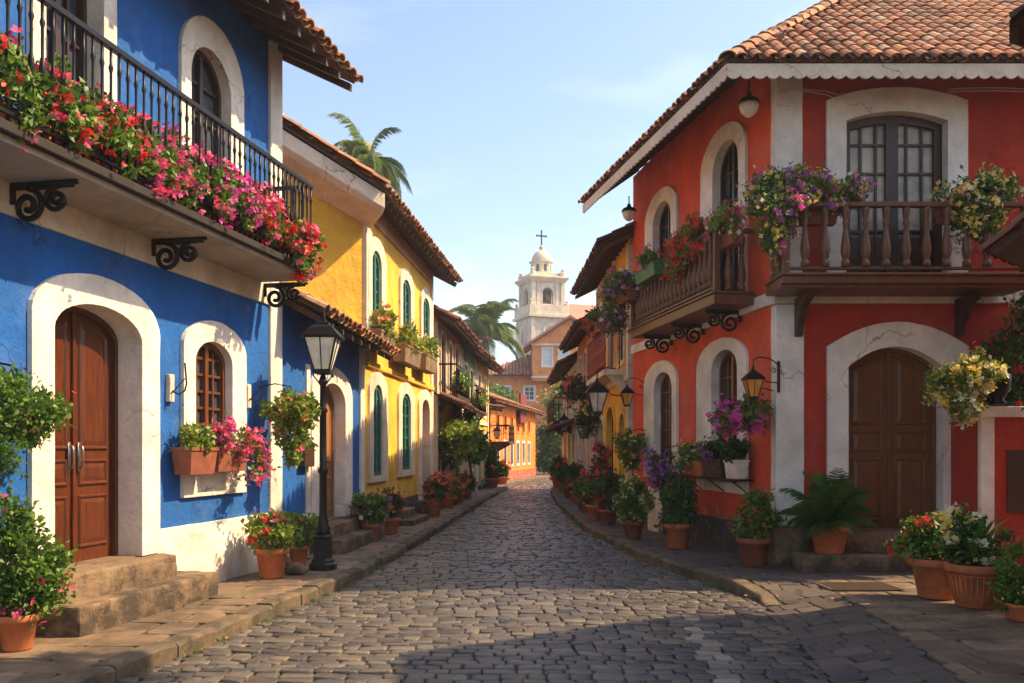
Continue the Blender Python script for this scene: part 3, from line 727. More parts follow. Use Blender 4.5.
for i in range(22):
    u = .1+i*(LE-.15)/21; o = E0+a*u-n*.10; d = (-.9964, .085)
    i0, i1 = o+b*.03, o+b*1.15; s_ = a*.035; t = n*.09
    mb.hexa([i0-s_-t, i0+s_-t, i1+s_-t, i1-s_-t, i0-s_+t*.4, i0+s_+t*.4, i1+s_+t*.4, i1-s_+t*.4])
mb.each('rafter', 'raft', rf)

# ============================================================= FAR LEFT HOUSES
def simple_house(name, label, p0, p1, zt, matl, depth=5, wins=(), plinth=.5, pm='dark_plinth', over=.6, pitch=rad(26), tile_='tiledark', run=3.2, ends=(.25, .35), string=None, tw=.27, pil='cream', street=None):
    fr = Frame(p0, p1, street or (0, (p0[1]+p1[1])/2)); h = thing(name, label, 'house', (p0[0], p0[1], PZ))
    mb = MB(); inner = [w_['h'] for w_ in wins]; outer = []
    for w_ in wins:
        i = w_['h']; m = .11; outer.append((i[0]-m, i[1]+m, i[2]-(0 if w_.get('door') else m), i[3]+m, i[4], i[5]))
    zt2 = zt+over*math.tan(pitch)
    hol = [hole_of(a, b) for a, b in zip(inner, outer)]
    hol = [(q[0], q[1], max(q[2], plinth), *q[3:]) for q in hol]
    wall(mb, fr, 0, fr.L, plinth, zt2, hol); body(mb, fr, fr.L, depth, .1, zt2); gable_ends(mb, fr, 0, fr.L, zt2, run, over, pitch)
    mb.build('wall', matl, h)
    mb = MB(); cuts = sorted([(q[0], q[1]) for q, w_ in zip(outer, wins) if w_.get('door')]); u = 0
    for a, b in cuts+[(fr.L, fr.L)]:
        if a-u > .05: mb.box(fr, u, a, .05, plinth, -.2, .025)
        u = b
    mb.each('plinth', pm, h)
    for i, o, w_ in zip(inner, outer, wins):
        surround(h, fr, i, o, .04, .18, not w_.get('door'), w_.get('sur', 'cream'), 'door_surround' if w_.get('door') else 'window_surround')
        if w_.get('door'): door(h, fr, i, .15, w_.get('mat', 'door2'), handles=False)
        else: window(h, fr, i, .1, w_.get('mat', 'frame'), w_.get('c', 2), w_.get('r', 4), t=.04)
    if pil:
        for a, b in ((-.01, .22), (fr.L-.22, fr.L+.01)):
            mb = MB(); mb.box(fr, a, b, .05, zt, -.1, .035); mb.build('pilaster', pil, h)
    if string: mb = MB(); mb.box(fr, .23, fr.L-.23, string, string+.14, -.1, .05); mb.build('string_course', pil or 'cream', h)
    eaved_roof(h, fr, 0, fr.L, zt, over, pitch, run, ends, tile_, None, tw=tw)
    return h, fr
def small_balcony(h, fr, u0, u1, v, out, H=.85, mat='darkwood', kind='iron', gap=.16, rail='iron', deckm='darkwood'):
    mb = MB(); mb.box(fr, u0, u1, v-.12, v, 0, out); b = mb.build('balcony', deckm, h)
    mb = MB(); mb.box(fr, u0, u1, v+H-.03, v+H+.02, out-.06, out-.01)
    for u in (u0, u1-.04): mb.box(fr, u, u+.04, v+H-.03, v+H+.02, 0, out-.061)
    mb.build('handrail', rail, b); put_balusters(b, rail_pts(fr, u0+.03, u1-.03, out-.035, v, gap), kind, H-.02, rail)
    for u in (u0+.1, u1-.14):
        mb = MB(); mb.hexa([fr.p(u, v-.5, .001), fr.p(u+.06, v-.5, .001), fr.p(u+.06, v-.5, .05), fr.p(u, v-.5, .05), fr.p(u, v-.121, .001), fr.p(u+.06, v-.121, .001), fr.p(u+.06, v-.121, out*.85), fr.p(u, v-.121, out*.85)]); mb.build('bracket', deckm, b)
    return b
W_ = lambda u0, u1, v0, v1, r=0, **k: dict(h=(u0, u1, v0, v1, r, 'ell'), **k)
h3, f3 = simple_house('peach_house', 'peach house with two dark wooden balconies and tiled eaves, next beyond the yellow house', (-2.12, 25.2), (-1.76, 30.9), 5.30, 'peach',
    wins=[W_(.9, 1.8, .3, 2.3, door=1), W_(2.6, 3.3, 1.0, 2.2), W_(4.3, 5.1, .3, 2.4, door=1), W_(.8, 1.7, 3.35, 5.0, .1), W_(2.5, 3.2, 3.7, 4.9, .1), W_(4.0, 4.9, 3.35, 5.0, .1)], string=2.95)
small_balcony(h3, f3, .4, 3.6, 3.3, .55); small_balcony(h3, f3, .8, 3.0, 1.55, .35, .7)
mb = MB(); roof_plane(mb, f3.p(-.1, 2.95, .75), f3.p(5.7, 2.85, .75), (-f3.n.x, -f3.n.y), rad(24), .8, tw=.27); mb.build('awning', ['tiledark', 'raft'], h3)
h4, f4 = simple_house('green_house', 'pale green upper house with brown shutters beyond the peach house', (-1.74, 31.0), (-1.40, 34.4), 5.15, 'green',
    wins=[W_(.5, 1.3, .3, 2.3, door=1, mat='door3'), W_(2.0, 2.7, 1.0, 2.3, mat='framebrown'), W_(.5, 1.2, 3.2, 4.7, mat='framebrown'), W_(1.9, 2.7, 3.4, 4.6, mat='framebrown')], string=2.8)
small_balcony(h4, f4, .3, 3.0, 3.1, .5)
h4b, f4b = simple_house('lemon_house', 'narrow lemon yellow house with tall brown shuttered windows on the left, before the orange house', (-1.38, 34.5), (-1.02, 38.2), 5.05, 'yellow',
    wins=[W_(.5, 1.2, .3, 2.3, door=1, mat='door3'), W_(2.2, 2.9, .3, 2.3, door=1), W_(.5, 1.1, 3.1, 4.6, mat='framebrown'), W_(2.2, 2.8, 3.1, 4.6, mat='framebrown')], string=2.7)
ow = [W_(i*2.0+1.5, i*2.0+2.1, 2.72, 3.4, mat='frame', sur='orange') for i in range(6)]+[W_(i*2.0+1.4, i*2.0+2.1, .95, 2.0, .12, mat='frame', sur='white') for i in range(1, 6)]+[W_(1.3, 2.1, .3, 1.9, .12, door=1, mat='darkwood', sur='white')]
h5, f5 = simple_house('orange_house', 'low vivid orange house with small dark windows where the street bends', (-1.0, 41.6), (1.45, 56.0), 3.95, 'orange', wins=ow, pm='redside', plinth=.6, over=.5, pitch=rad(20), tile_='tile', string=None, pil=None, tw=.3, ends=(1.4, .3), street=(9, 49))
small_balcony(h5, f5, .0, 1.5, 2.1, .9, .75)
h6, f6 = simple_house('shaded_shop', 'small dark reddish shop front with a balcony between the lemon and orange houses', (-1.9, 38.6), (-1.05, 41.4), 3.6, 'redside', depth=3,
    wins=[W_(.4, 1.1, .3, 1.9, door=1), W_(1.7, 2.5, .3, 1.9, door=1)], pil=None)
# ============================================================= RED HOUSE (right foreground)
CX, CY = 3.65, 12.40
SF = Frame((CX, CY), (2.557, 19.0)); FF = Frame((CX, CY), (CX+6.5, CY), (5, 0)); LS = SF.L
rh = thing('red_house', 'red two-storey corner house with white arched openings and two wooden balconies', 'house', (CX, CY, PZ))
U, V = SF.U, SF.V
s1i = (U(740), U(714), V(727, 482), 2.95, .32, 'ell'); s1o = (U(749), U(699), V(727, 492), 3.05, .42, 'ell')
s2i = (U(674), U(656), V(663, 468), 2.85, .32, 'ell'); s2o = (U(679), U(646), V(663, 478), 2.98, .42, 'ell')
t1i = (U(741), U(715), 3.95, 6.12, .40, 'ell'); t1o = (U(748), U(703), 3.95, 6.28, .52, 'ell')
t2i = (U(673), U(655), 3.95, 6.02, .38, 'ell'); t2o = (U(679), U(647), 3.95, 6.16, .50, 'ell')
mb = MB()
wall(mb, SF, 0, LS, .62, 3.72, [hole_of(s1i, s1o), hole_of(s2i, s2o)])
wall(mb, SF, 0, LS, 3.90, 7.46, [hole_of(t1i, t1o), hole_of(t2i, t2o)])
mb.poly([SF.p(LS, 0, 0), SF.p(LS, 0, -5), SF.p(LS, 7.3, -5), SF.p(LS, 7.3, 0)])
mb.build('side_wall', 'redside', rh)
f = FF
lo_i = (4.62-CX, 5.92-CX, .60, 2.84, .28, 'seg'); lo_o = (4.33-CX, 6.27-CX, .60, 3.12, .34, 'seg')
up_i = (4.59-CX, 5.98-CX, 3.95, 6.22, .13, 'seg'); up_o = (4.32-CX, 6.26-CX, 3.95, 6.50, .18, 'seg')
mb = MB()
wall(mb, f, 0, 6.5, .1, 3.72, [hole_of(lo_i, lo_o)]); wall(mb, f, 0, 6.5, 3.9, 7.33, [hole_of(up_i, up_o)])
mb.poly([f.p(6.5, .1, 0), f.p(6.5, .1, -6), f.p(6.5, 7.3, -6), f.p(6.5, 7.3, 0)])
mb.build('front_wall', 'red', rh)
mb = MB(); mb.box(SF, .0, LS, .05, .62, -.2, .03); mb.build('plinth', 'dark_plinth', rh, bevel=.01, rough=.03)
mb = MB(); mb.box(f, -.03, .36, .66, 3.70, -.3, .055); mb.box(f, -.03, .34, 3.92, 7.26, -.3, .05); mb.build('pilaster', 'white', rh, bevel=.012, rough=.014)
mb = MB(); mb.box(f, -.07, .42, .1, .655, -.3, .10); mb.build('pilaster_base', 'step', rh, bevel=.02, rough=.03)
mb = MB(); mb.box(SF, -.02, LS, 3.72, 3.90, -.1, .05); mb.box(f, .37, 6.5, 3.72, 3.90, -.1, .045); mb.box(f, -.05, .37, 3.71, 3.91, -.25, .075); mb.build('string_course', 'white', rh, bevel=.01)
surround(rh, f, lo_i, lo_o, .055, .3, name='door_surround'); door(rh, f, lo_i, .2, 'door2', levels=((.05, .44), (.48, .61), (.65, .98)), handles=False)
surround(rh, f, up_i, up_o, .055, .3); window(rh, f, up_i, .17, 'frame', 6, 6, 'curtain', t=.032, lower=.8, fw=.11, cw=.085)
for a, b, cl in ((s1i, s1o, 1), (s2i, s2o, 1)): surround(rh, SF, a, b, .05, .22, True); window(rh, SF, a, .15, 'framebrown', 4, 5)
for a, b in ((t1i, t1o), (t2i, t2o)): surround(rh, SF, a, b, .05, .22); window(rh, SF, a, .15, 'frame', 4, 6, lower=.6)
# a cellar door low in the side wall
mb = MB(); mb.box(SF, U(664), U(650), .1, .98, .031, .05); mb.build('cellar_hatch', 'cream', rh)
# roof, hipped at the corner
pz = rad(36); ex = .93; ey = .72; EZ = 6.76
F0 = Vector((CX-ex+.07, CY-ey, EZ)); F1 = Vector((CX+7.2, CY-ey, EZ)); S1 = Vector((1.50, 19.0, EZ+.16)); ds = (S1-F0).normalized()
th = math.tan(pz); hipn = 1.0
# hip: plan direction bisecting the two eaves
inS = Vector((1, -ds.x/ds.y, 0)).normalized(); inF = Vector((0, 1, 0))
hd = ((Vector((1, 0, 0)))+Vector((ds.x, ds.y, 0)).normalized()).normalized()
cosF = hd.x/hd.y  # along/inward ratio on the front slope
aS = Vector((ds.x, ds.y, 0)).normalized(); rS = hd.dot(aS)/hd.dot(inS)
mb = MB()
slr = 4.3/math.cos(pz)
roof_plane(mb, F0, F1, (0, 1), pz, 4.3, clip=lambda u, s_: u > cosF*s_*math.cos(pz)-.02, tw=.192, tl=.275, slabpoly=[(0, 0), ((F1-F0).length, 0), ((F1-F0).length, slr), (cosF*4.3, slr)])
LSd = (S1-F0).length
roof_plane(mb, F0, S1, tuple(inS[:2]), pz, 4.3, clip=lambda u, s_: u > rS*s_*math.cos(pz)-.02, tw=.192, tl=.275, slabpoly=[(0, 0), (LSd, 0), (LSd, slr), (rS*4.3, slr)])
tp = F0+hd*(4.3/hd.y)+Vector((0, 0, 4.3*th))
ridge(mb, F0+hd*.05+Vector((0, 0, -.02)), tp+Vector((0, 0, .08)), .27, .32)
ridge(mb, tp+Vector((0, 0, .08)), Vector((F1.x, tp.y, tp.z+.08)))
rr = mb.build('roof', ['tile', 'raft'], rh)
def valance(A, B, n, parent, w=.17, amp=.045):
    A, B = Vector(A), Vector(B); L_ = (B-A).length; N = int(L_/w); mb = MB(); rs = []; K = 6
    o = Vector(n)*.012
    for i in range(N*K+1):
        p = A+(B-A)*(i/(N*K)); ph = (i % K)/K; z_ = .15+amp*math.sin(math.pi*ph)**.8
        rs.append([p+o, p-Vector((0, 0, z_))+o, p-Vector((0, 0, z_))-o, p-o])
    mb.rings(rs, True, True, True); return mb.build('valance', 'board', parent)
dz = Vector((0, 0, -.05))
valance(F0+dz+Vector((-.0, .0, 0)), F1+dz, (0, -1, 0), rr); valance(F0+dz, S1+dz, tuple(-inS), rr)
mb = MB()
N = int(LSd/.5)
for i in range(1, N):
    o = F0+ds*(LSd*i/N)+Vector((0, 0, -.04)); s_ = aS*.04; up = Vector((0, 0, 1))
    i0 = o+inS*.03; i1 = o+inS*1.05+up*th*1.02
    mb.hexa([i0-s_-up*.13, i0+s_-up*.13, i1+s_-up*.13, i1-s_-up*.13, i0-s_-up*.02, i0+s_-up*.02, i1+s_-up*.02, i1-s_-up*.02])
for i in range(1, 14):
    o = F0+Vector((.5*i, 0, -.04)); s_ = Vector((.04, 0, 0)); i0 = o+inF*.03; i1 = o+inF*.78+up*th*.75
    mb.hexa([i0-s_-up*.13, i0+s_-up*.13, i1+s_-up*.13, i1-s_-up*.13, i0-s_-up*.02, i0+s_-up*.02, i1+s_-up*.02, i1-s_-up*.02])
mb.each('rafter', 'raft', rr)
# front balcony (wood)
o_ = .80; a, b = -.16, 3.05
mb = MB(); mb.box(f, a, b, 3.85, 3.95, .05, o_); mb.box(f, a-.03, b+.03, 3.951, 3.985, .05, o_+.03); mb.box(f, a-.02, b+.02, 3.80, 3.849, .08, o_-.05)
fb = mb.build('balcony', 'rail', rh, bevel=.01)
mb = MB(); mb.box(f, a, b, 4.84, 4.90, o_-.10, o_+.01); mb.box(f, a, a+.09, 4.84, 4.90, .05, o_-.101); mb.box(f, a, b, 4.03, 4.07, o_-.075, o_-.02)
mb.box(f, a+.01, a+.10, 3.986, 4.839, o_-.10, o_-.01); mb.box(f, b-.10, b-.01, 3.986, 4.839, o_-.10, o_-.01)
mb.build('handrail', 'rail', fb, bevel=.008)
put_balusters(fb, [f.p(a+.30+i*.262, 4.07, o_-.045) for i in range(10)]+[f.p(a+.05, 4.0, .25), f.p(a+.05, 4.0, .47)], 'wood', .78, 'rail')
for u in (.22, 2.42):
    k = MB(); pr = [(0, 3.25), (.10, 3.27), (.12, 3.42), (.24, 3.50), (.28, 3.62), (.50, 3.70), (.62, 3.765), (0, 3.765)]
    k.rings([[f.p(u, z_, w_+.056) for w_, z_ in pr], [f.p(u+.10, z_, w_+.056) for w_, z_ in pr]], True, True, True); k.build('bracket', 'darkwood', fb, bevel=.006)
# side balcony
a, b, o_ = .62, 4.72, .66
mb = MB(); mb.box(SF, a, b, 3.80, 3.95, .05, o_); mb.box(SF, a-.03, b+.03, 3.951, 3.985, .05, o_+.03)
sb = mb.build('balcony', 'rail', rh, bevel=.01)
mb = MB(); mb.box(SF, a, b, 4.84, 4.90, o_-.09, o_+.01)
for u in (a, b-.09): mb.box(SF, u, u+.09, 4.84, 4.90, .05, o_-.091); mb.box(SF, u+.005, u+.085, 3.986, 4.839, o_-.095, o_-.01)
mb.box(SF, a, b, 4.03, 4.07, o_-.075, o_-.02); mb.build('handrail', 'rail', sb, bevel=.008)
put_balusters(sb, [SF.p(a+.24+i*.205, 4.07, o_-.045) for i in range(18)]+[SF.p(a+.05, 4.0, .22), SF.p(a+.05, 4.0, .42)], 'wood', .78, 'rail')
for u in (a+.55, a+2.05, a+3.6):
    br = scroll_bracket(sb, SF, u, 3.80, .58, size=1.25)
# steps to the door
mb = MB(); mb.box(f, .62, 2.75, .09, .60, -.25, .34); mb.build('step', 'step', rh, bevel=.02, rough=.03)
mb = MB(); mb.box(f, .10, 2.75, .09, .345, .3, .80); mb.build('step', 'step', rh, bevel=.02, rough=.03)

# low garden wall with a white border at the right edge
gw = thing('garden_wall', 'low red garden wall with a white border at the right edge', 'garden wall', (6.0, 11.6, PZ))
G = Frame((6.02, 11.55), (8.6, 11.55), (6, 0))
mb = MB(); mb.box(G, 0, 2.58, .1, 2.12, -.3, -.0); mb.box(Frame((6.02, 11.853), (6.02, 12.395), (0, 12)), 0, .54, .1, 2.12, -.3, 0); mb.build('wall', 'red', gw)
mb = MB(); mb.box(G, -.04, 2.6, 2.121, 2.26, -.36, .05); mb.build('coping', 'white', gw, bevel=.01)
mb = MB(); mb.box(G, -.02, .16, .1, 2.12, -.05, .03); mb.build('pilaster', 'white', gw, bevel=.01)
mb = MB(); mb.box(G, .33, .62, .9, 1.7, -.001, .02); mb.build('vent_panel', 'darkwood', gw)

# neighbouring house, mostly outside the frame on the right: its eaves reach in and it shades the plaza
NBF = Frame((5.05, 7.6), (7.35, 9.3), (4, 12)); NB2 = Frame((5.05, 7.6), (5.35, 1.0), (0, 4))
nh = thing('neighbour_house', 'dark eave corner of the neighbouring house at the upper right edge', 'house', (5.05, 7.75, PZ))
mb = MB(); wall(mb, NBF, 0, NBF.L, .1, 5.6); wall(mb, NB2, 0, NB2.L, .1, 5.6); mb.poly([(7.35, 9.3, .1), (12, 9.35, .1), (12, 9.35, 5.6), (7.35, 9.3, 5.6)]); mb.poly([(12, 1, .1), (12, 9.35, .1), (12, 9.35, 5.6), (12, 1, 5.6)]); mb.poly([(5.35, 1, .1), (12, 1, .1), (12, 1, 5.6), (5.35, 1, 5.6)]); mb.build('wall', 'orange', nh)
mb = MB(); c0 = Vector((4.42, 8.0, 5.52))
eA = Vector((7.35, 9.75, 5.62)); eB = Vector((4.5, .5, 5.62)); top = Vector((9.2, 5.4, 6.9)); eC = Vector((12.5, 9.85, 5.62)); eD = Vector((12.5, .5, 5.62))
mb.mat = 1
for z_ in (0, -.06): mb.poly([c0+Vector((0, 0, z_)), eA+Vector((0, 0, z_)), top+Vector((0, 0, z_)), eB+Vector((0, 0, z_))]); mb.poly([eA+Vector((0, 0, z_)), eC+Vector((0, 0, z_)), top+Vector((0, 0, z_))]); mb.poly([eC+Vector((0, 0, z_)), eD+Vector((0, 0, z_)), top+Vector((0, 0, z_))]); mb.poly([eD+Vector((0, 0, z_)), eB+Vector((0, 0, z_)), top+Vector((0, 0, z_))])
mb.mat = 0
dA = (eA-c0); inA = Vector((dA.y, -dA.x)).normalized()
roof_plane(mb, c0+Vector((0, 0, .05)), eA+Vector((0, 0, .05)), tuple(inA), rad(12), 2.0, clip=lambda u, s_: u > s_*.7)
mb.mat = 1; mb.rings([[c0+Vector(p) for p in ((0, 0, -.2), (.10, .03, -.2), (.10, .03, 0), (0, 0, 0))], [eA+Vector(p) for p in ((0, 0, -.2), (.10, .03, -.2), (.10, .03, 0), (0, 0, 0))]], True, True, True)
mb.build('roof', ['tiledark', 'raft'], nh)
mb = MB(); c1 = Vector((4.38, 8.2, 3.50))
roof_plane(mb, c1, c1+Vector((1.4, 1.35, 0)), (.69, -.72), rad(35), .8); mb.build('awning', ['tiledark', 'raft'], nh)

# ============================================================= FAR RIGHT HOUSES
r2, g2 = simple_house('ochre_house', 'ochre yellow house with a red railed balcony, next beyond the red house', (2.50, 19.15), (2.35, 24.8), 6.05, 'amber', run=3.0, over=.62,
    wins=[W_(.5, 1.3, .3, 2.2, .3, door=1, mat='darkwood', sur='yellow'), W_(2.2, 3.5, .3, 2.3, .45, door=1, mat='darkwood', sur='yellow'), W_(4.2, 5.0, 1.0, 2.3, .2, mat='framebrown'), W_(.7, 1.5, 3.7, 5.5, .2), W_(2.4, 3.2, 3.7, 5.5, .2, mat='framebrown'), W_(4.2, 4.9, 3.7, 5.3, .2, mat='framebrown')], string=3.2, tw=.25)
small_balcony(r2, g2, .4, 3.9, 3.45, .5, .95, rail='redwood', deckm='cream', gap=.15)
r3, g3 = simple_house('apricot_house', 'apricot orange house with low eaves, second beyond the red house', (2.33, 24.95), (2.25, 30.6), 5.15, 'orange', over=.55,
    wins=[W_(.6, 1.4, .3, 2.2, .2, door=1, sur='white'), W_(2.4, 3.2, .3, 2.2, .2, door=1, sur='white'), W_(4.2, 5.0, .9, 2.2, .2, sur='white'), W_(.7, 1.4, 3.3, 4.6, .1, mat='framebrown'), W_(2.4, 3.1, 3.3, 4.6, .1, mat='framebrown'), W_(4.1, 4.8, 3.3, 4.6, .1, mat='framebrown')], string=2.8)
r4, g4 = simple_house('whitewashed_house', 'whitewashed house with a dark upper balcony at the far end of the right side', (2.24, 30.9), (2.20, 39.2), 4.65, 'white', over=.6,
    wins=[W_(1, 1.9, .3, 2.1, .2, door=1), W_(3.3, 4.2, .3, 2.1, .2, door=1), W_(5.6, 6.5, .3, 2.1, .2, door=1), W_(1.1, 1.8, 3.0, 4.2, .0), W_(3.4, 4.1, 3.0, 4.2, 0), W_(5.8, 6.5, 3.0, 4.2, .0)], string=2.6)
small_balcony(r4, g4, 2.6, 7.8, 2.8, .7, .85)
mb = MB(); roof_plane(mb, g4.p(0, 2.45, .7), g4.p(8.2, 2.45, .7), (-g4.n.x, -g4.n.y), rad(22), .75, tw=.3); mb.build('awning', ['tiledark', 'raft'], r4)

# ============================================================= VILLA AND CHURCH
vl = thing('villa', 'large orange villa with a red hipped roof and pale shutters in front of the church', 'villa', (-2.6, 78, 0))
VF = Frame((-2.6, 78), (9, 78), (0, 0)); k = 78/900
vz = lambda py: EYE+(450-py)*k
mb = MB(); wall(mb, VF, 0, 11.6, -.1, vz(372), [(1.5, 2.4, vz(400), vz(387), 0, 'ell'), (3.7, 4.5, vz(400), vz(387), 0, 'ell')]); body(mb, VF, 11.6, 9, -.1, vz(372)); mb.build('wall', 'villa', vl)
for u, x in ((1.5, .9), (3.7, .8)):
    h_ = (u, u+x, vz(400), vz(387), 0, 'ell'); surround(vl, VF, h_, (u-.15, u+x+.15, vz(400)-.15, vz(387)+.15, 0, 'ell'), .06, .2, True, 'white'); window(vl, VF, h_, .1, 'shutterpale', 2, 3, t=.06)
mb = MB(); A = VF.p(-.6, vz(376), .7); B = VF.p(12, vz(376), .7)
roof_plane(mb, A, B, (0, 1), rad(24), 5, clip=lambda u, s_: u > s_*.9, tw=.30, tl=.42, slabpoly=[(0, 0), (12.6, 0), (12.6, 5.4), (4.6, 5.4)])
mb.build('roof', ['tilered', 'raft'], vl)
VG = Frame((1.75, 77), (8.15, 77), (0, 0)); wv = 6.4
hw = [(.9, 1.65, vz(367), vz(350), 0, 'ell'), (2.3, 3.1, vz(367), vz(350), 0, 'ell'), (3.9, 4.7, vz(367), vz(350), 0, 'ell')]
zt, zb = vz(321), vz(345)
mb = MB(); wall(mb, VG, 0, wv, vz(382), zb, hw); body(mb, VG, wv, 6, vz(382), zb)
mb.poly([VG.p(0, zb), VG.p(wv, zb), VG.p(wv/2, zt)]); mb.build('gable_wall', 'villa', vl)
for h_ in hw: surround(vl, VG, h_, (h_[0]-.14, h_[1]+.14, h_[2]-.14, h_[3]+.14, 0, 'ell'), .06, .15, True, 'white', 'window_surround'); mb = MB(); mb.box(VG, h_[0], h_[1], h_[2], h_[3], -.12, -.05); mb.build('shutter', 'shutterpale', vl)
mb = MB(); mb.box(VG, -.1, wv+.1, vz(379), vz(377), -.1, .12); mb.build('string_course', 'cream', vl)
mb = MB(); mb.box(VG, -.1, wv+.1, vz(347), vz(345), -.1, .15); mb.build('cornice', 'cream', vl)
mb = MB()
for s_ in (-1, 1):
    e = -.75 if s_ < 0 else wv+.75; q = [VG.p(e, zb-.4, .5), VG.p(wv/2, zt+.1, .5), VG.p(wv/2, zt+.1, -6), VG.p(e, zb-.4, -6)]
    mb.rings([q, [p+Vector((0, 0, .22)) for p in q]], True, True, True)
mb.build('gable_roof', ['tilered', 'raft'], vl)

ch = thing('church', 'pale cream church bell tower with a small dome and cross above the street end', 'church', (3.6, 110, 0), rz=rad(21))
def tower_box(name, hw_, z0, z1, mat, parent, cap=.0, hd=None):
    mb = MB(); a = hw_; mb.hexa([(-a, -a, z0), (a, -a, z0), (a, a, z0), (-a, a, z0), (-a, -a, z1), (a, -a, z1), (a, a, z1), (-a, a, z1)]); return build_local(mb, name, mat, parent)
def build_local(mb, name, mat, parent, smooth=False):
    L0 = Vector(rootof(parent).location); mb.v = [tuple(Vector(p)+L0) for p in mb.v]; return mb.build(name, mat, parent, smooth)
def frames4(a): # four faces of a square tower in local space
    out = []
    for p0, p1, st in (((-a, -a), (a, -a), (0, -9*a)), ((a, -a), (a, a), (9*a, 0)), ((a, a), (-a, a), (0, 9*a)), ((-a, a), (-a, -a), (-9*a, 0))): out.append(Frame(p0, p1, st))
    return out
zc = lambda py: EYE+(450-py)*110/900
tower_box('shaft', 2.35, -.1, zc(320), 'churchgrey', ch)
for q in frames4(2.35):
    for u in (0.0, 4.3): mb = MB(); mb.box(q, u, u+.4, 0, zc(322), 0, .12); build_local(mb, 'pilaster', 'church', ch)
    for v in (zc(346), zc(400)):
        mb = MB(); mb.box(q, 1.85, 2.85, v, v+1.7, -.1, .03); w_ = build_local(mb, 'window', 'glass', ch)
        mb = MB(); I = outline((1.85, 2.85, v, v+1.7, .4, 'ell')); O = outline((1.6, 3.1, v-.25, v+1.8, .6, 'ell')); rs = [[q.p(*o__, .0), q.p(*o__, .1), q.p(*i__, .1), q.p(*i__, 0)] for o__, i__ in zip(O, I)]; mb.rings(rs+[rs[0]], False, False, False); build_local(mb, 'frame', 'church', w_)
tower_box('cornice', 2.75, zc(320), zc(317.5), 'church', ch)
tower_box('balustrade', 2.55, zc(317.5), zc(308), 'church', ch)
mb = MB()
for sx in (-1, 1):
    for sy in (-1, 1): mb.ngonlathe([(.22, zc(308)), (.22, zc(306)), (.1, zc(305.5)), (.2, zc(304)), (.02, zc(302))], (sx*2.35, sy*2.35, 0), 8)
build_local(mb, 'finials', 'church', ch)
bz0, bz1 = zc(308), zc(285); mb = MB()
for q in frames4(2.0): wall(mb, q, 0, 4.0, bz0, bz1, [(1.3, 2.7, bz0+.2, bz0+1.45, .75, 'ell')])
belf = build_local(mb, 'belfry', 'church', ch)
for q in frames4(2.0):
    for u in (-.12, .55, 2.95, 3.67): mb = MB(); mb.box(q, u, u+.45, bz0, bz1, .0, .10 if u not in (-.12, 3.67) else .16); build_local(mb, 'pilaster', 'churchgrey' if u in (.55, 2.95) else 'church', belf)
    mb = MB(); i_ = (1.3, 2.7, bz0+.2, bz0+1.45, .75, 'ell'); o_ = (1.12, 2.88, bz0+.2, bz0+1.5, .92, 'ell')
    rs = [[q.p(*x, .001), q.p(*x, .07), q.p(*y, .07), q.p(*y, -.4)] for x, y in zip(outline(o_), outline(i_))]; mb.rings(rs, False, False, False); build_local(mb, 'arch', 'churchgrey', belf)
mb = MB(); mb.ngonlathe([(1.9, bz0), (1.9, bz0+.1)], (0, 0, 0), 4); mb.ngonlathe([(2.6, bz1-.1), (2.6, bz1-.02)], (0, 0, 0), 4); build_local(mb, 'floor', 'churchgrey', belf)
mb = MB(); mb.lathe([(.55, 0), (.5, .12), (.36, .3), (.30, .8), (.2, 1.0), (.04, 1.08)], (0, -.6, bz0+.7), 14); mb.tube([(0, -.6, bz0+1.75), (0, -.6, bz1-.1)], .06); mb.tube([(-1.9, -.6, bz0+1.9), (1.9, -.6, bz0+1.9)], .07); build_local(mb, 'bell', 'iron', belf, True)
mb = MB(); mb.ngonlathe([(2.9, zc(285.5)), (3.15, zc(284.5)), (3.6, zc(281)), (3.6, zc(279.8)), (3.2, zc(279))], (0, 0, 0), 4); build_local(mb, 'cornice', 'church', ch)
tower_box('parapet', 1.75, zc(279.5), zc(275), 'church', ch)
mb = MB()
for sx in (-1, 1):
    for sy in (-1, 1): mb.ngonlathe([(.32, zc(279)), (.32, zc(275)), (.14, zc(274.2)), (.27, zc(272.5)), (.02, zc(270.5))], (sx*1.95, sy*1.95, 0), 8)
build_local(mb, 'finials', 'church', ch)
mb = MB(); mb.ngonlathe([(1.35, zc(275.5)), (1.3, zc(264)), (1.55, zc(263)), (1.55, zc(262)), (1.3, zc(261.8))], (0, 0, 0), 8); dr = build_local(mb, 'drum', 'church', ch)
for i in range(8):
    a = math.pi/4*i; q = Frame((1.24*math.cos(a)-.25*math.sin(-a), 1.24*math.sin(a)-.25*math.cos(a)), (1.24*math.cos(a)+.25*math.sin(-a), 1.24*math.sin(a)+.25*math.cos(a)), (9*math.cos(a), 9*math.sin(a)))
    mb = MB(); mb.box(q, .08, .42, zc(273), zc(266), -.03, .01); build_local(mb, 'opening', 'glass', dr)
mb = MB(); mb.lathe([(1.22, zc(262)), (1.2, zc(260)), (1.08, zc(256.5)), (.82, zc(253.2)), (.45, zc(251.2)), (.22, zc(250.8)), (.2, zc(249)), (.32, zc(248.3)), (.25, zc(246.5)), (.08, zc(245.5))], (0, 0, 0), 24); build_local(mb, 'dome', 'church', ch, True)
mb = MB(); z0, z1 = zc(246), zc(231); mb.hexa([(-.07, -.07, z0), (.07, -.07, z0), (.07, .07, z0), (-.07, .07, z0), (-.07, -.07, z1), (.07, -.07, z1), (.07, .07, z1), (-.07, .07, z1)])
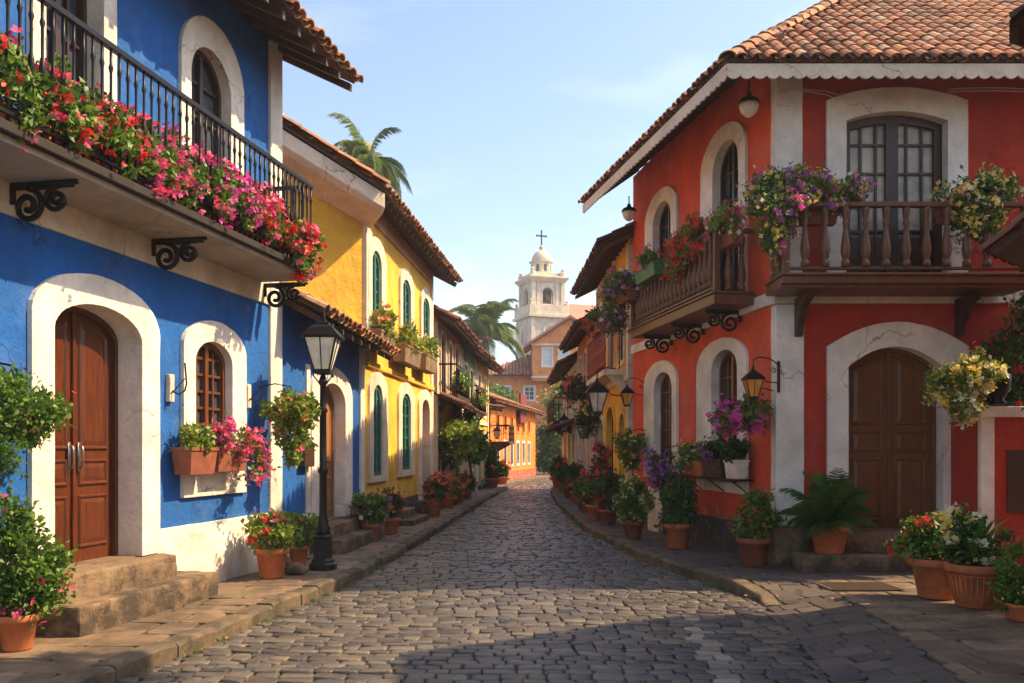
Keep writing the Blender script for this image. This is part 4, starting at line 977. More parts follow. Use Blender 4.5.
zm = zc(236); mb.hexa([(-.62, -.065, zm-.08), (.62, -.065, zm-.08), (.62, .065, zm-.08), (-.62, .065, zm-.08), (-.62, -.065, zm+.08), (.62, -.065, zm+.08), (.62, .065, zm+.08), (-.62, .065, zm+.08)])
for p in ((-.62, 0, zm), (.62, 0, zm), (0, 0, z1)): mb.ngonlathe([(.02, -.15), (.14, 0), (.02, .15)], p, 8)
build_local(mb, 'cross', 'iron', ch)
# nave
mb = MB(); mb.hexa([(2.4, 0, -.1), (16, 0, -.1), (16, 11, -.1), (2.4, 11, -.1), (2.4, 0, zc(318)), (16, 0, zc(318)), (16, 11, zc(318)), (2.4, 11, zc(318))]); mb.poly([(2.4, 0, zc(318)), (2.4, 11, zc(318)), (2.4, 5.5, zc(297))])
nv = build_local(mb, 'nave', 'churchgrey', ch)
mb = MB(); 
for s_ in (0, 1):
    q = [Vector((1.9, -.6 if s_ == 0 else 11.6, zc(320))), Vector((16.4, -.6 if s_ == 0 else 11.6, zc(320))), Vector((16.4, 5.5, zc(296))), Vector((1.9, 5.5, zc(296)))]
    mb.rings([q, [p+Vector((0, 0, .25)) for p in q]], True, True, True)
build_local(mb, 'roof', 'tilered', nv)
# ============================================================= PLANTS
def leaf_arrays(cent, nrm, size, elong=1.7, fold=.25):
    """diamond leaves: cent (n,3), nrm (n,3) directions, size (n,)"""
    n = len(cent); d = nrm/np.maximum(1e-6, np.linalg.norm(nrm, axis=1))[:, None]
    r = RNG.normal(size=(n, 3)); s = np.cross(d, r); s /= np.maximum(1e-6, np.linalg.norm(s, axis=1))[:, None]; up = np.cross(s, d)
    sz = size[:, None]
    p0 = cent-d*sz*elong*.5; p2 = cent+d*sz*elong*.5-up*sz*fold*.6; p1 = cent+s*sz*.5+up*sz*fold; p3 = cent-s*sz*.5+up*sz*fold
    return np.stack([p0, p1, p2, p3], axis=1).reshape(-1, 3)
def quadmesh(name, V, rnd, mat, parent, loc, faces=None):
    me = bpy.data.meshes.new(name); V = np.asarray(V, dtype=np.float32); n = len(V)//4
    me.vertices.add(len(V)); me.vertices.foreach_set('co', V.ravel())
    me.loops.add(n*4); me.loops.foreach_set('vertex_index', np.arange(n*4, dtype=np.int32))
    me.polygons.add(n); me.polygons.foreach_set('loop_start', np.arange(0, n*4, 4, dtype=np.int32)); 
    me.update(calc_edges=True); me.validate()
    at = me.attributes.new('rnd', 'FLOAT', 'POINT'); at.data.foreach_set('value', np.repeat(rnd, 4).astype(np.float32))
    me.materials.append(M[mat]); o = link(bpy.data.objects.new(name, me)); o.parent = parent; return o
def clumps(blobs, K):
    """clump centres spread over ellipsoid blobs (cx,cy,cz,rx,ry,rz)"""
    vol = np.array([b[3]*b[4]*b[5] for b in blobs])**(2/3); k = RNG.choice(len(blobs), K, p=vol/vol.sum()); out = np.zeros((K, 3)); nr = np.zeros((K, 3))
    for i, j in enumerate(k):
        b = blobs[j]; v = RNG.normal(size=3); v /= np.linalg.norm(v); r = RNG.uniform(.35, 1)**.5*RNG.uniform(.8, 1.12)
        out[i] = (b[0]+v[0]*b[3]*r, b[1]+v[1]*b[4]*r, b[2]+v[2]*b[5]*r); nr[i] = v
    return out, nr
def foliage(parent, blobs, n=900, size=.05, mat='leaf', K=40, name='foliage', stems=0, root=(0, 0, 0), elong=1.7, spread=.75):
    n = int(n*1.3); size = size*.88
    C_, N_ = clumps(blobs, K); R = np.mean([b[3]+b[4]+b[5] for b in blobs])/3
    k = RNG.integers(0, K, n); cr = R*spread*.42; P_ = C_[k]+RNG.normal(size=(n, 3))*cr*.6
    d = N_[k]*.8+RNG.normal(size=(n, 3))*.8+np.array([0, 0, .15]); sz = size*RNG.uniform(.6, 1.35, n)
    rnd = np.clip((RNG.uniform(0, 1, K)[k])*.6+RNG.uniform(0, .4, n), 0, 1)
    o = quadmesh(name, leaf_arrays(P_, d, sz, elong), rnd, mat, parent, None)
    if stems:
        mb = MB(); R0 = Vector(rootof(parent).location)
        for i in range(min(stems, K)):
            a = Vector(root)+Vector((random.uniform(-.04, .04), random.uniform(-.04, .04), 0)); b = Vector(C_[i]); m = (a+b)/2+Vector((random.uniform(-.05, .05), random.uniform(-.05, .05), .06))
            mb.tube([a+R0, m+R0, b+R0], [.011, .008, .004], 5)
        mb.build('stems', 'stem', parent)
    return C_, N_
def flowers(parent, C_, N_, n, size, mat, frac=.5, spread=.07, name='flowers', push=.05, bias=None):
    idx = np.arange(len(C_))
    if bias is not None: idx = idx[bias(C_)] if bias(C_).any() else idx
    m = max(2, int(len(idx)*frac)); sel = RNG.choice(idx, m, replace=False if m <= len(idx) else True)
    k = RNG.choice(sel, n); c = C_[k]+N_[k]*push+RNG.normal(size=(n, 3))*spread
    d = N_[k]+RNG.normal(size=(n, 3))*.6; d /= np.linalg.norm(d, axis=1)[:, None]
    Vs = []; rn = []
    s0 = np.cross(d, RNG.normal(size=(n, 3))); s0 /= np.linalg.norm(s0, axis=1)[:, None]; s1 = np.cross(d, s0); sz = (size*RNG.uniform(.7, 1.3, n))[:, None]; R = RNG.uniform(0, 1, n)
    for a in range(4): # four petals
        t = a*math.pi/2; e = s0*math.cos(t)+s1*math.sin(t); g = -s0*math.sin(t)+s1*math.cos(t)
        Vs.append(np.stack([c, c+e*sz*.45+g*sz*.32+d*sz*.14, c+e*sz*.75+d*sz*.30, c+e*sz*.45-g*sz*.32+d*sz*.14], axis=1).reshape(-1, 3)); rn.append(R)
    return quadmesh(name, np.concatenate(Vs), np.concatenate(rn), mat, parent, None)
def pot_mesh(parent, r, h, mat='terra', name='pot', fluted=False, square=False, c=(0, 0, 0)):
    mb = MB(); o = Vector(rootof(parent).location)+Vector(c)
    prof = [(r*.66, 0), (r*.70, .01), (r*.93, h*.80), (r*1.04, h*.81), (r*1.08, h*.84), (r*1.08, h*.97), (r*1.04, h), (r*.93, h), (r*.90, h*.90), (0.01, h*.89)]
    if square: mb.ngonlathe([(a*1.3, b) for a, b in prof], o, 4)
    else: mb.lathe(prof, o, 24)
    p = mb.build(name, [mat], parent, not square, bevel=.004 if square else 0)
    mb = MB(); mb.lathe([(r*.915, h*.905), (r*.6, h*.93), (.005, h*.945)], o, 14); mb.build('soil', 'soil', p)
    if fluted:
        mb = MB()
        for i in range(28):
            a = 2*math.pi*i/28; x, y = math.cos(a), math.sin(a); mb.tube([o+Vector((x*r*.715, y*r*.715, h*.1)), o+Vector((x*r*.90, y*r*.90, h*.72))], .009, 4)
        mb.lathe([(r*.93, h*.73), (r*.96, h*.745), (r*.93, h*.76)], o, 24, False)
        mb.build('fluting', mat, p, True)
    return p
def potted(label, px, py, r, h, blobs, z=PZ, pm='terra', n=800, size=.05, lm='leaf', K=36, fl=(), stems=6, loc=None, name='potted_plant', fluted=False, square=False, elong=1.7, group=None, spread=.75):
    loc = loc or ground(px, py, z); loc = (loc[0], loc[1]+r*.66, loc[2]) if px is not None else loc
    t = thing(name, label, 'potted plant', loc, group)
    pot_mesh(t, r, h, pm, fluted=fluted, square=square)
    far = loc[1] > 15.5; kf = .84 if far else 1; blobs = [(b[0], b[1], b[2]*(.9 if far else 1), b[3]*kf, b[4]*kf, b[5]*kf) for b in blobs]; fl = [(f_[0], int(f_[1]*1.5), f_[2]*1.15, *f_[3:]) if far else f_ for f_ in fl]
    bl = [(b[0], b[1], b[2]+h*.9, *b[3:]) for b in blobs]
    C_, N_ = foliage(t, bl, n, size, lm, K, stems=stems, root=(0, 0, h*.9), elong=elong, spread=spread)
    for f_ in fl: flowers(t, C_, N_, f_[1], f_[2], f_[0], *(f_[3:]))
    return t
def blob(w, h, z=None, d=None): return (0, 0, h*.5 if z is None else z, w/2, (d or w)/2, h/2)
def blades(parent, n, L_, w, mat, base=(0, 0, 0), droop=.5, name='foliage', up=(.3, 1.2), fan=0, seg=5):
    """long arching leaves; fan>0 makes pinnate fronds of leaflets"""
    V = []; R = []
    for i in range(n):
        a = 2*math.pi*(i*.618)+random.uniform(-.2, .2); el = random.uniform(*up); l = L_*random.uniform(.75, 1.1); d = Vector((math.cos(a)*math.cos(el), math.sin(a)*math.cos(el), math.sin(el))); p = Vector(base); pts = [p.copy()]; rv = random.random()
        s = Vector((-math.sin(a), math.cos(a), 0)); m = seg if not fan else 9
        for k in range(m):
            p = p+d*(l/m); pts.append(p.copy()); d = (d+Vector((0, 0, -droop/m*(1+k*.25)))).normalized()
        if not fan:
            for k in range(m):
                w0 = w*math.sin(math.pi*min(.98, (k+.15)/m))**.6; w1 = w*math.sin(math.pi*min(.99, (k+1.0)/m*.98))**.6 if k < m-1 else .001
                V += [pts[k]-s*w0/2, pts[k]+s*w0/2, pts[k+1]+s*w1/2, pts[k+1]-s*w1/2]; R.append(rv)
        else:
            for k in range(m):
                V += [pts[k]-s*.006, pts[k]+s*.006, pts[k+1]+s*.006, pts[k+1]-s*.006]; R.append(rv)
            for k in range(fan):
                t = .12+.88*k/fan; q = t*m; i0 = min(m-1, int(q)); c = pts[i0].lerp(pts[i0+1], q-i0); dd = (pts[i0+1]-pts[i0]).normalized(); ll = w*(math.sin(math.pi*min(1, t*.85+.12))**.6)
                for sg in (-1, 1):
                    e = (s*sg*.85+dd*.65+Vector((0, 0, -.35+random.uniform(-.15, .15)))).normalized(); g = dd*ll*.034; jl = ll*random.uniform(.85, 1.1)
                    V += [c-g, c+g, c+e*jl*.6+g*.8+Vector((0, 0, -.02*jl)), c+e*jl+Vector((0, 0, -.16*jl))]; R.append(min(1, rv*.7+random.random()*.3))
    return quadmesh(name, np.array([tuple(v) for v in V]), np.array(R), mat, parent, None)
def hanging(label, fr, px, py, out, blobs, n=900, size=.05, lm='leaf', K=40, fl=(), basket=.16, name='hanging_basket', cat='hanging basket', spread=.8):
    u = fr.U(px, out); v = fr.V(px, py, out); loc = tuple(fr.p(u, v, out)); t = thing(name, label, cat, loc)
    o = Vector(loc); mb = MB(); mb.lathe([(.03, -.17), (basket*.6, -.13), (basket, .0), (basket*1.03, .015), (basket*.9, .0), (.01, -.01)], o, 14); mb.build('basket', 'darkwood', t, True)
    mb = MB(); q = fr.p(u, v+.38, 0)
    for k in range(3): a = 2.09*k; mb.tube([o+Vector((basket*math.cos(a), basket*math.sin(a), 0)), o+Vector((0, 0, .36))], .004, 4)
    mb.tube([q, fr.p(u, v+.42, out*.5), fr.p(u, v+.38, out), o+Vector((0, 0, .36))], .009, 5); mb.build('bracket', 'iron', t)
    C_, N_ = foliage(t, blobs, n, size, lm, K, spread=spread)
    for f_ in fl: flowers(t, C_, N_, f_[1], f_[2], f_[0], *(f_[3:]))
    return t
def trough(label, fr, u0, u1, v, h, d, w0, mat, blobs, n=600, size=.04, lm='leaf', fl=(), name='window_box', cat='window box', K=30, tiltless=True, spread=.75):
    """rectangular planter fixed at facade position; blobs are given in (u, out, up) from its top middle"""
    o = fr.p((u0+u1)/2, v, w0+d/2); t = thing(name, label, cat, tuple(o)); P = fr.p
    mb = MB()
    def rect(i, z_): return [P(u0+i, z_, w0+i), P(u1-i, z_, w0+i), P(u1-i, z_, w0+d-i), P(u0+i, z_, w0+d-i)]
    mb.rings([rect(.025, v), rect(.0, v+h*.86), rect(-.012, v+h*.87), rect(-.012, v+h), rect(.015, v+h), rect(.02, v+h*.9)], True, True, True)
    b = mb.build('trough', mat, t, bevel=.004)
    bl = []
    for (bu, bw, bz, ru, rw, rz_) in blobs:
        c = fr.d*bu+fr.n*bw; bl.append((c.x, c.y, bz+h, max(abs(fr.d.x)*ru, abs(fr.n.x)*rw), max(abs(fr.d.y)*ru, abs(fr.n.y)*rw), rz_))
    C_, N_ = foliage(t, bl, n, size, lm, K, spread=spread)
    for f_ in fl: flowers(t, C_, N_, f_[1], f_[2], f_[0], *(f_[3:]))
    return t
# ---- trees
def tree(name, label, loc, trunk_h, blobs, n, size, mat, K=60, tr=.16, group=None):
    t = thing(name, label, 'tree', loc, group); o = Vector(loc); mb = MB()
    mb.tube([o, o+Vector((.1, 0, trunk_h*.5)), o+Vector((.0, .1, trunk_h))], [tr, tr*.8, tr*.6], 8); tk = mb.build('trunk', 'bark', t, True)
    C_, N_ = foliage(t, blobs, n, size, mat, K, 'crown', spread=.8)
    mb = MB()
    for i in range(10): mb.tube([o+Vector((0, .1, trunk_h*.8)), (o+Vector((0, .1, trunk_h))+o+Vector(C_[i]))/2, o+Vector(C_[i])], [tr*.4, tr*.25, tr*.08], 5)
    mb.build('limbs', 'bark', tk); return t
def palm(label, loc, H, L_, n=24, lean=(.5, 0), w=.8):
    t = thing('palm_tree', label, 'palm tree', loc); o = Vector(loc); mb = MB(); top = Vector((lean[0], lean[1], H))
    mb.tube([o, o+Vector((lean[0]*.2, lean[1]*.2, H*.4)), o+Vector((lean[0]*.6, lean[1]*.6, H*.8)), o+top], [.2, .15, .13, .12], 10); mb.build('trunk', 'bark', t, True)
    blades(t, n, L_, w, 'palmleaf', top, 1.35, 'crown', (-.25, 1.35), fan=58)
    mb = MB()
    for k in range(6): mb.ngonlathe([(.02, -.14), (.1, -.05), (.1, .05), (.02, .14)], o+top+Vector((.2*math.cos(k), .2*math.sin(k), -.2)), 8)
    mb.build('coconuts', 'door3', t, True); return t
# ============================================================= LAMPS
def lantern(parent, o, s=1.0, gm='lampglass', name='lantern'):
    """square tapered lantern, bottom centre at o"""
    o = Vector(o); hb, ht, H = .085*s, .175*s, .36*s; q = math.sqrt(2)
    mb = MB(); mb.ngonlathe([(hb*q*.5, -.05*s), (hb*q*1.12, -.035*s), (hb*q*1.12, 0)], o, 4)
    mb.ngonlathe([(ht*q*1.18, H), (ht*q*1.2, H+.015*s), (ht*q*.72, H+.11*s), (ht*q*.42, H+.15*s), (ht*q*.42, H+.17*s), (ht*q*.25, H+.185*s), (.03*s, H+.22*s), (.035*s, H+.24*s), (.008, H+.29*s)], o, 4)
    for sx in (-1, 1):
        for sy in (-1, 1): mb.tube([o+Vector((sx*hb, sy*hb, 0)), o+Vector((sx*ht, sy*ht, H))], .011*s, 4)
    for z_ in (.0, H):
        h_ = hb+(ht-hb)*z_/H
        c = [o+Vector((a*h_, b*h_, z_)) for a, b in ((-1, -1), (1, -1), (1, 1), (-1, 1))]
        for i in range(4): mb.tube([c[i], c[(i+1) % 4]], .010*s, 4)
    for a, b in ((0, -1), (0, 1), (-1, 0), (1, 0)): mb.tube([o+Vector((a*hb, b*hb, 0)), o+Vector((a*ht, b*ht, H))], .006*s, 4)
    l = mb.build(name, 'iron', parent)
    mb = MB(); mb.ngonlathe([(hb*q*.96, .004), (ht*q*.96, H-.004)], o, 4); mb.build('glass', gm, l); return l
lp = ground(323, 569); t = thing('street_lamp', 'tall black cast iron street lamp post standing on the left pavement', 'street lamp', lp); o = Vector(lp)
mb = MB(); mb.ngonlathe([(.185, 0), (.185, .07), (.155, .09), (.15, .12), (.125, .15), (.115, .40), (.135, .43), (.12, .46)], o, 8); mb.build('base', 'iron', t, bevel=.004)
mb = MB(); mb.lathe([(.10, .46), (.085, .50), (.10, .54), (.075, .58), (.062, .66), (.050, .75), (.048, 1.25), (.066, 1.28), (.066, 1.31), (.048, 1.34), (.044, 2.05), (.066, 2.09), (.044, 2.13), (.040, 2.42), (.07, 2.46), (.05, 2.50), (.03, 2.56)], o, 14)
for sx in (-1, 1): mb.tube([o+Vector((0, 0, 2.40)), o+Vector((sx*.07, 0, 2.48)), o+Vector((sx*.13, 0, 2.56)), o+Vector((sx*.10, 0, 2.62))], .010, 6)
mb.build('post', 'iron', t, True); lantern(t, o+Vector((0, 0, 2.62)), 1.18)
def wall_lamp(label, fr, px, py, out, s=1.0, gm='lampglass', below=True):
    """lantern bottom centre seen at (px,py), hung from a gooseneck arm"""
    u = fr.U(px, out); v = fr.V(px, py, out); P = fr.p; t = thing('wall_lamp', label, 'wall lamp', tuple(P(u, v, out))); top = v+.65*s
    mb = MB(); mb.box(fr, u-.04*s, u+.04*s, v+.1*s, v+.75*s, .0, .025)
    mb.tube([P(u, v+.30*s, .02), P(u, v+.32*s, out*.5), P(u, v+.40*s, out*.62)], .012*s, 6)
    mb.tube([P(u, v+.68*s, .02), P(u, v+.80*s, out*.35), P(u, v+.83*s, out*.75), P(u, v+.78*s, out*.98), P(u, v+.64*s, out)], .013*s, 6)
    mb.tube(spiral(P(u, v+.55*s, .13*s), fr.n, .07*s, 1.3), .009*s); mb.build('bracket', 'iron', t); lantern(t, P(u, v, out), s, gm); return t
wall_lamp('amber glazed iron wall lamp on the red wall beside the white corner pilaster', SF, 753, 397, .38, .66, 'amberglass')
wall_lamp('black wall lamp with amber panes at the far end of the red wall', SF, 627, 405, .38, .66, 'amberglass')
wall_lamp('large black lantern hung on the ochre house, tallest over the right pavement', g2, 597, 412, .62, 1.18)
wall_lamp('small black lantern on the ochre house under and behind the large one', g2, 583, 437, .40, .9)
wall_lamp('tiny black lantern on the apricot house wall', g3, 564, 431, .42, 1.0)
wall_lamp('tiny black lantern hung in shade on the dark shop front before the orange house', f6, 497, 438, .4, .9)
def pendant(label, px, py, x):
    y = x/((px-512)/FPX); z = EYE-(py-HOR)/FPX*y; o = Vector((x, y, z)); t = thing('pendant_lamp', label, 'pendant lamp', tuple(o))
    mb = MB(); mb.lathe([(.012, -.19), (.05, -.175), (.11, -.12), (.14, -.04), (.14, .0)], o, 16); mb.build('globe', 'lampglass', t, True)
    mb = MB(); mb.lathe([(.15, 0), (.155, .02), (.12, .07), (.05, .10), (.03, .16), (.012, .17), (.012, .32)], o, 16); mb.build('cap', 'iron', t, True)
pendant('glass globe lamp hanging under the red eaves at the near corner', 749, 104, 3.33)
pendant('glass globe lamp hanging under the far end of the red eaves', 629, 212, 2.36)
for px, py, lb in ((168, 402, 'small iron and cream wall bracket between the blue house door and window'), (246, 408, 'small iron and cream wall bracket right of the blue house window')):
    u = BF.U(px); v = BF.V(px, py); t = thing('wall_bracket', lb, 'wall bracket', tuple(BF.p(u, v, 0)))
    mb = MB(); mb.box(BF, u-.05, u+.05, v, v+.30, 0, .05); mb.build('plate', 'board', t, bevel=.008)
    mb = MB(); mb.tube([BF.p(u, v+.12, .04), BF.p(u, v+.08, .13), BF.p(u, v+.12, .2), BF.p(u, v+.2, .22), BF.p(u, v+.42, .2)], .009, 6); mb.tube([BF.p(u, v+.1, .05), BF.p(u, v+.25, .2)], .007, 5); mb.build('hook', 'iron', t)
# cables on the red front
mb = MB()
for v0, s_ in ((6.62, .03), (6.58, .05)): mb.tube([FF.p(.02+i*.16, v0+s_*math.sin(i*.9)+.02*math.sin(i*2.1), .05 if i > 2 else .09) for i in range(9)], .008, 4)
for v0 in (6.66, 6.62): mb.tube([FF.p(2.35+i*.35, v0+.02*math.sin(i), .03) for i in range(10)], .008, 4)
mb.build('cable', 'plastic', rh)

# ============================================================= POTTED PLANTS, left
potted('leafy shrub with pink blossoms in an orange pot, bottom left corner', 10, 652, .155, .28, [(0, 0, .40, .34, .30, .36), (.14, .15, .30, .22, .22, .25), (-.12, 0, .72, .22, .2, .22)], pm='terra', n=4200, size=.036, K=110, fl=[('fpink', 46, .05, .35)], stems=14, lm='leaf')
potted('red geraniums in the bright terracotta pot left of the lamp post', 269, 579, .20, .37, [(0, 0, .20, .32, .3, .20)], n=1200, size=.055, K=50, fl=[('fred', 55, .055, .25, .03), ('fmag', 40, .045, .2, .04), ('fwhite', 12, .035, .2, .03)], stems=8, lm='leafy')
potted('smaller red geranium half hidden behind the lamp post', 297, 566, .14, .27, [(0, 0, .24, .28, .25, .22)], n=900, size=.055, K=40, fl=[('fred', 50, .05, .25, .03)], lm='leafy')
potted('purple topped leafy plant in terracotta, just beyond the lamp post', 370, 541, .17, .30, [(0, 0, .32, .34, .32, .30)], n=1300, size=.06, K=50, fl=[('fpur', 80, .055, .3, .05, 'flowers', .06), ('fwhite', 20, .05, .2, .03)])
potted('dark leafy plant with a few red flowers beside the yellow house steps', 391, 534, .16, .30, [(0, 0, .30, .22, .22, .28)], n=800, size=.055, K=30, lm='leafd', fl=[('fcoral', 30, .05, .3, .04)])
potted('bushy coral red plant in terracotta at the end of the yellow house', 434, 516, .18, .32, [(.05, 0, .40, .30, .3, .40)], n=1200, size=.07, K=45, lm='leafd', fl=[('fcoral', 260, .06, .6, .07)])
potted('second coral flowering pot beyond the yellow house, lower and greener', 448, 508, .17, .30, [(.05, 0, .35, .30, .3, .30)], n=900, size=.07, K=36, fl=[('fcoral', 140, .06, .5, .07)])
potted('green pot plant with orange flowers before the peach house', 458, 503, .18, .3, [(0, 0, .3, .3, .3, .3)], n=800, size=.08, K=30, fl=[('forange', 70, .07, .4, .07)])
potted('red flowering pot at the far peach house wall', 466, 499, .18, .3, [(0, 0, .3, .32, .3, .3)], n=700, size=.08, K=30, lm='leafd', fl=[('fred', 70, .07, .4, .07)])
potted('dark conical shrub in a pot before the lemon house', 492, 488, .3, .4, [(0, 0, .5, .4, .35, .6), (0, 0, 1.1, .2, .2, .4)], n=800, size=.11, K=36, lm='leafd')
potted('small dark shrub in a pot left of the orange house door', 502, 484.5, .28, .35, [(0, 0, .4, .4, .35, .45)], n=600, size=.11, K=28, lm='leafd', fl=[('fred', 30, .1, .3, .1)])
# stones by the pots
for px, py, s_, lb in ((296, 574, (.15, .11, .09), 'pale rounded stone lying beside the geranium pot'), (287, 571, (.07, .07, .12), 'small upright stone wedged behind the bright terracotta pot')):
    mb = MB(); o = Vector(ground(px, py)); mb.lathe([(.6, 0), (.95, .25), (1, .6), (.8, 1.3), (.4, 1.7), (.02, 1.8)], (0, 0, 0), 11); mb.v = [tuple(o+Vector((x*s_[0]*(1+.1*math.sin(7*x+5*z)), y*s_[1]*(1+.1*math.cos(9*y+4*z)), z*s_[2]*.9))) for x, y, z in mb.v]; tag(mb.build('stone', 'step', None, True), lb, 'stone')
mb = MB(); p = Vector(ground(-6, 646)); mb.hexa([p+Vector(q) for q in ((-.25, 0, 0), (.16, .05, 0), (.16, .09, 0), (-.25, .04, 0), (-.25, .22, .62), (.02, .26, .58), (.02, .29, .58), (-.25, .25, .62))]); tag(mb.build('wooden_board', 'darkwood', bevel=.006), 'grey wooden board leaning in the bottom left corner', 'board')
# hanging plants and boxes, left
hanging('leafy green plant hanging on the blue wall at the left edge', BF, 12, 415, .42, [(0, .0, .06, .30, .36, .24), (.05, .3, -.02, .2, .25, .18), (0, -.3, -.15, .2, .25, .3)], n=3300, size=.034, K=90, fl=[('fpink', 14, .035, .2)])
hanging('round yellow green hanging basket by the white annex pilaster', AF, 291, 416, .42, [(0, 0, .08, .33, .33, .26), (.0, 0, -.25, .24, .26, .25), (.05, 0, -.5, .1, .12, .14)], n=2300, size=.05, lm='leafy', K=70, fl=[('forange', 50, .045, .25), ('fpink', 20, .04, .2)], basket=.19)
U2 = lambda p: BF.U(p, .3)
trough('left terracotta window box with short pale green leaves on the blue house sill', BF, U2(192), U2(218), 1.43, .30, .24, .055, 'terra2', [(0, 0, .10, .35, .14, .12)], n=700, size=.045, lm='leafy', fl=[('fpink', 8, .04)])
trough('right dark window box on the blue house sill, overflowing with pink flowers', BF, U2(218)+.04, U2(248), 1.45, .28, .24, .055, 'terra2', [(.1, .05, .10, .45, .2, .2), (.42, .12, -.15, .24, .2, .34)], n=900, size=.04, lm='leaf', fl=[('fpink', 330, .045, .7, .05), ('fmag', 160, .045, .5, .05)], K=44)
UY = lambda p: YF.U(p, .25)
for (pa, pb, py), lb, c in (((375.5, 390, 349), 'grey box of red tipped leaves under the nearest upper yellow house window', 'fcoral'), ((400.5, 416.5, 361), 'grey box of green leaves under the middle upper yellow house window', 'forange'), ((422, 433, 369), 'grey box of bright green leaves under the farthest upper yellow house window', 'fyel')):
    a, b = UY(pa), UY(pb); trough(lb, YF, a, b, YF.V(pa, py, .25), .38, .3, .06, 'shutterpale' if 0 else 'step', [(0, .05, .18, .5*(b-a), .2, .22)], n=600, size=.07, lm='leafy', fl=[(c, 60, .06, .4, .06)], K=24)
# balcony planters, blue house
bc = [('fred', 'fpink'), ('fpink', 'fred'), ('fred', 'fpink'), ('fpink', 'fmag'), ('fmag', 'fpink'), ('fpink', 'fmag'), ('fmag', 'fpink'), ('fpink', 'fred'), ('fred', 'fpink')]
bl_ = ['scarlet flowering balcony trough at the left edge of the photo', 'pink and red balcony trough, second from the left, with loose green stems', 'red and pink balcony trough above the blue door', 'leafy pink balcony trough right of the blue door', 'deep magenta balcony trough in the middle of the iron railing', 'pink balcony trough above the blue house window', 'magenta balcony trough right of the iron railing middle', 'pink and red balcony trough near the balcony end', 'red bougainvillea spilling over the far end of the iron balcony']
a0_, a1_ = BF.U(-14, .6), bu1-.35
for i in range(9):
    u = a0_+(a1_-a0_)*(i+.35)/9; w_ = (a1_-a0_)/9; last = i == 8
    blobs = [(0, .04, .26, w_*.58, .20, .27), (0, .26, .10, w_*.48, .12, .26)]
    if i > 1: blobs += [(0, .24, .10, w_*.4, .12, .16)]
    if last: blobs += [(.22, .34, .0, .28, .22, .32), (.42, .2, -.18, .16, .14, .25), (.1, .38, -.2, .3, .1, .12)]
    if i < 2: blobs += [(0, .0, .34, w_*.5, .18, .2)]
    trough(bl_[i], BF, u-w_*.42, u+w_*.42, 4.062, .18, .20, .40, 'terra', blobs, n=1500 if not last else 2200, size=.042, lm='leaf', name='balcony_trough', cat='balcony planter', K=60,
           fl=[(bc[i][0], 230 if i > 2 else 110, .052, .4 if i > 2 else .3, .05), (bc[i][1], 150 if i > 2 else 60, .05, .35, .05)])

# ============================================================= POTTED PLANTS, right
potted('airy green plant with few pink flowers in terracotta below the amber wall lamp', 757, 567, .22, .38, [(0, 0, .28, .34, .3, .30), (.05, 0, .55, .2, .2, .15)], n=1000, size=.045, K=60, fl=[('fpink', 26, .04, .3, .03), ('fred', 14, .04, .2, .03)], stems=16, pm='terra2', lm='leaf')
potted('dark trailing plant crowned with purple flowers against the red plinth', 679, 549, .23, .40, [(0, 0, .25, .30, .3, .35), (0, 0, .55, .26, .26, .25)], n=1500, size=.055, K=60, lm='leafd', stems=10)
potted('bush with creamy white flowers in a pot at the far end of the red wall', 634, 539, .19, .30, [(0, 0, .45, .36, .34, .42)], n=1500, size=.055, K=55, fl=[('fyel', 120, .04, .5, .05), ('fwhite', 90, .04, .5, .05)], lm='leaf', pm='terra2')
potted('dark red flowering pot before the ochre house arch', 609, 525, .2, .32, [(0, 0, .45, .34, .3, .45)], n=1100, size=.06, K=40, lm='leafd', fl=[('fred', 110, .06, .4, .06)], pm='terra2')
potted('green bush in terracotta beside the ochre house step', 595, 520, .19, .34, [(0, 0, .32, .32, .3, .32)], n=1000, size=.06, K=40, lm='leaf', fl=[('fyel', 30, .05, .3, .05)])
potted('tall red and pink flowering bush in front of the ochre house', 601, 513, .2, .3, [(0, 0, .6, .36, .3, .55), (.0, 0, 1.3, .2, .2, .3)], n=1500, size=.07, K=50, lm='leafd', fl=[('fpink', 150, .07, .5, .07), ('fred', 70, .07, .4, .07)], pm='terra2')
potted('low green pot plant at the ochre house end', 585, 511, .2, .3, [(0, 0, .3, .32, .3, .3)], n=900, size=.07, K=30, lm='leaf', pm='terra2')
potted('pot of dark leaves with pink flowers before the apricot house', 577, 503, .22, .35, [(0, 0, .45, .32, .3, .5)], n=900, size=.08, K=30, lm='leafd', fl=[('fpink', 70, .08, .4, .08)])
potted('small leafy pot at the apricot house door', 570, 498, .22, .35, [(0, 0, .4, .3, .3, .4)], n=700, size=.09, K=28, lm='leafd', pm='terra2')
potted('pot with red flowers before the whitewashed house', 564, 493, .25, .35, [(0, 0, .5, .35, .3, .5)], n=700, size=.1, K=28, lm='leafd', fl=[('fred', 50, .09, .4, .1)])
potted('farthest small pot shrub on the right pavement', 559, 488, .3, .4, [(0, 0, .5, .4, .35, .5)], n=600, size=.12, K=24, lm='leafd', fl=[('fpink', 30, .1, .4, .1)])
# fern palm on the step
t = thing('potted_palm', 'dark green parlour palm in terracotta on the lower step by the red house door', 'potted palm', (4.17, 11.83, .347)); pot_mesh(t, .255, .37, 'terra')
blades(t, 34, .80, .26, 'leafd', (0, 0, .33), .85, 'fronds', (.45, 1.5), fan=34)
C_, N_ = foliage(t, [(0, 0, .42, .12, .12, .12)], 120, .05, 'leafd', 10, 'undergrowth')
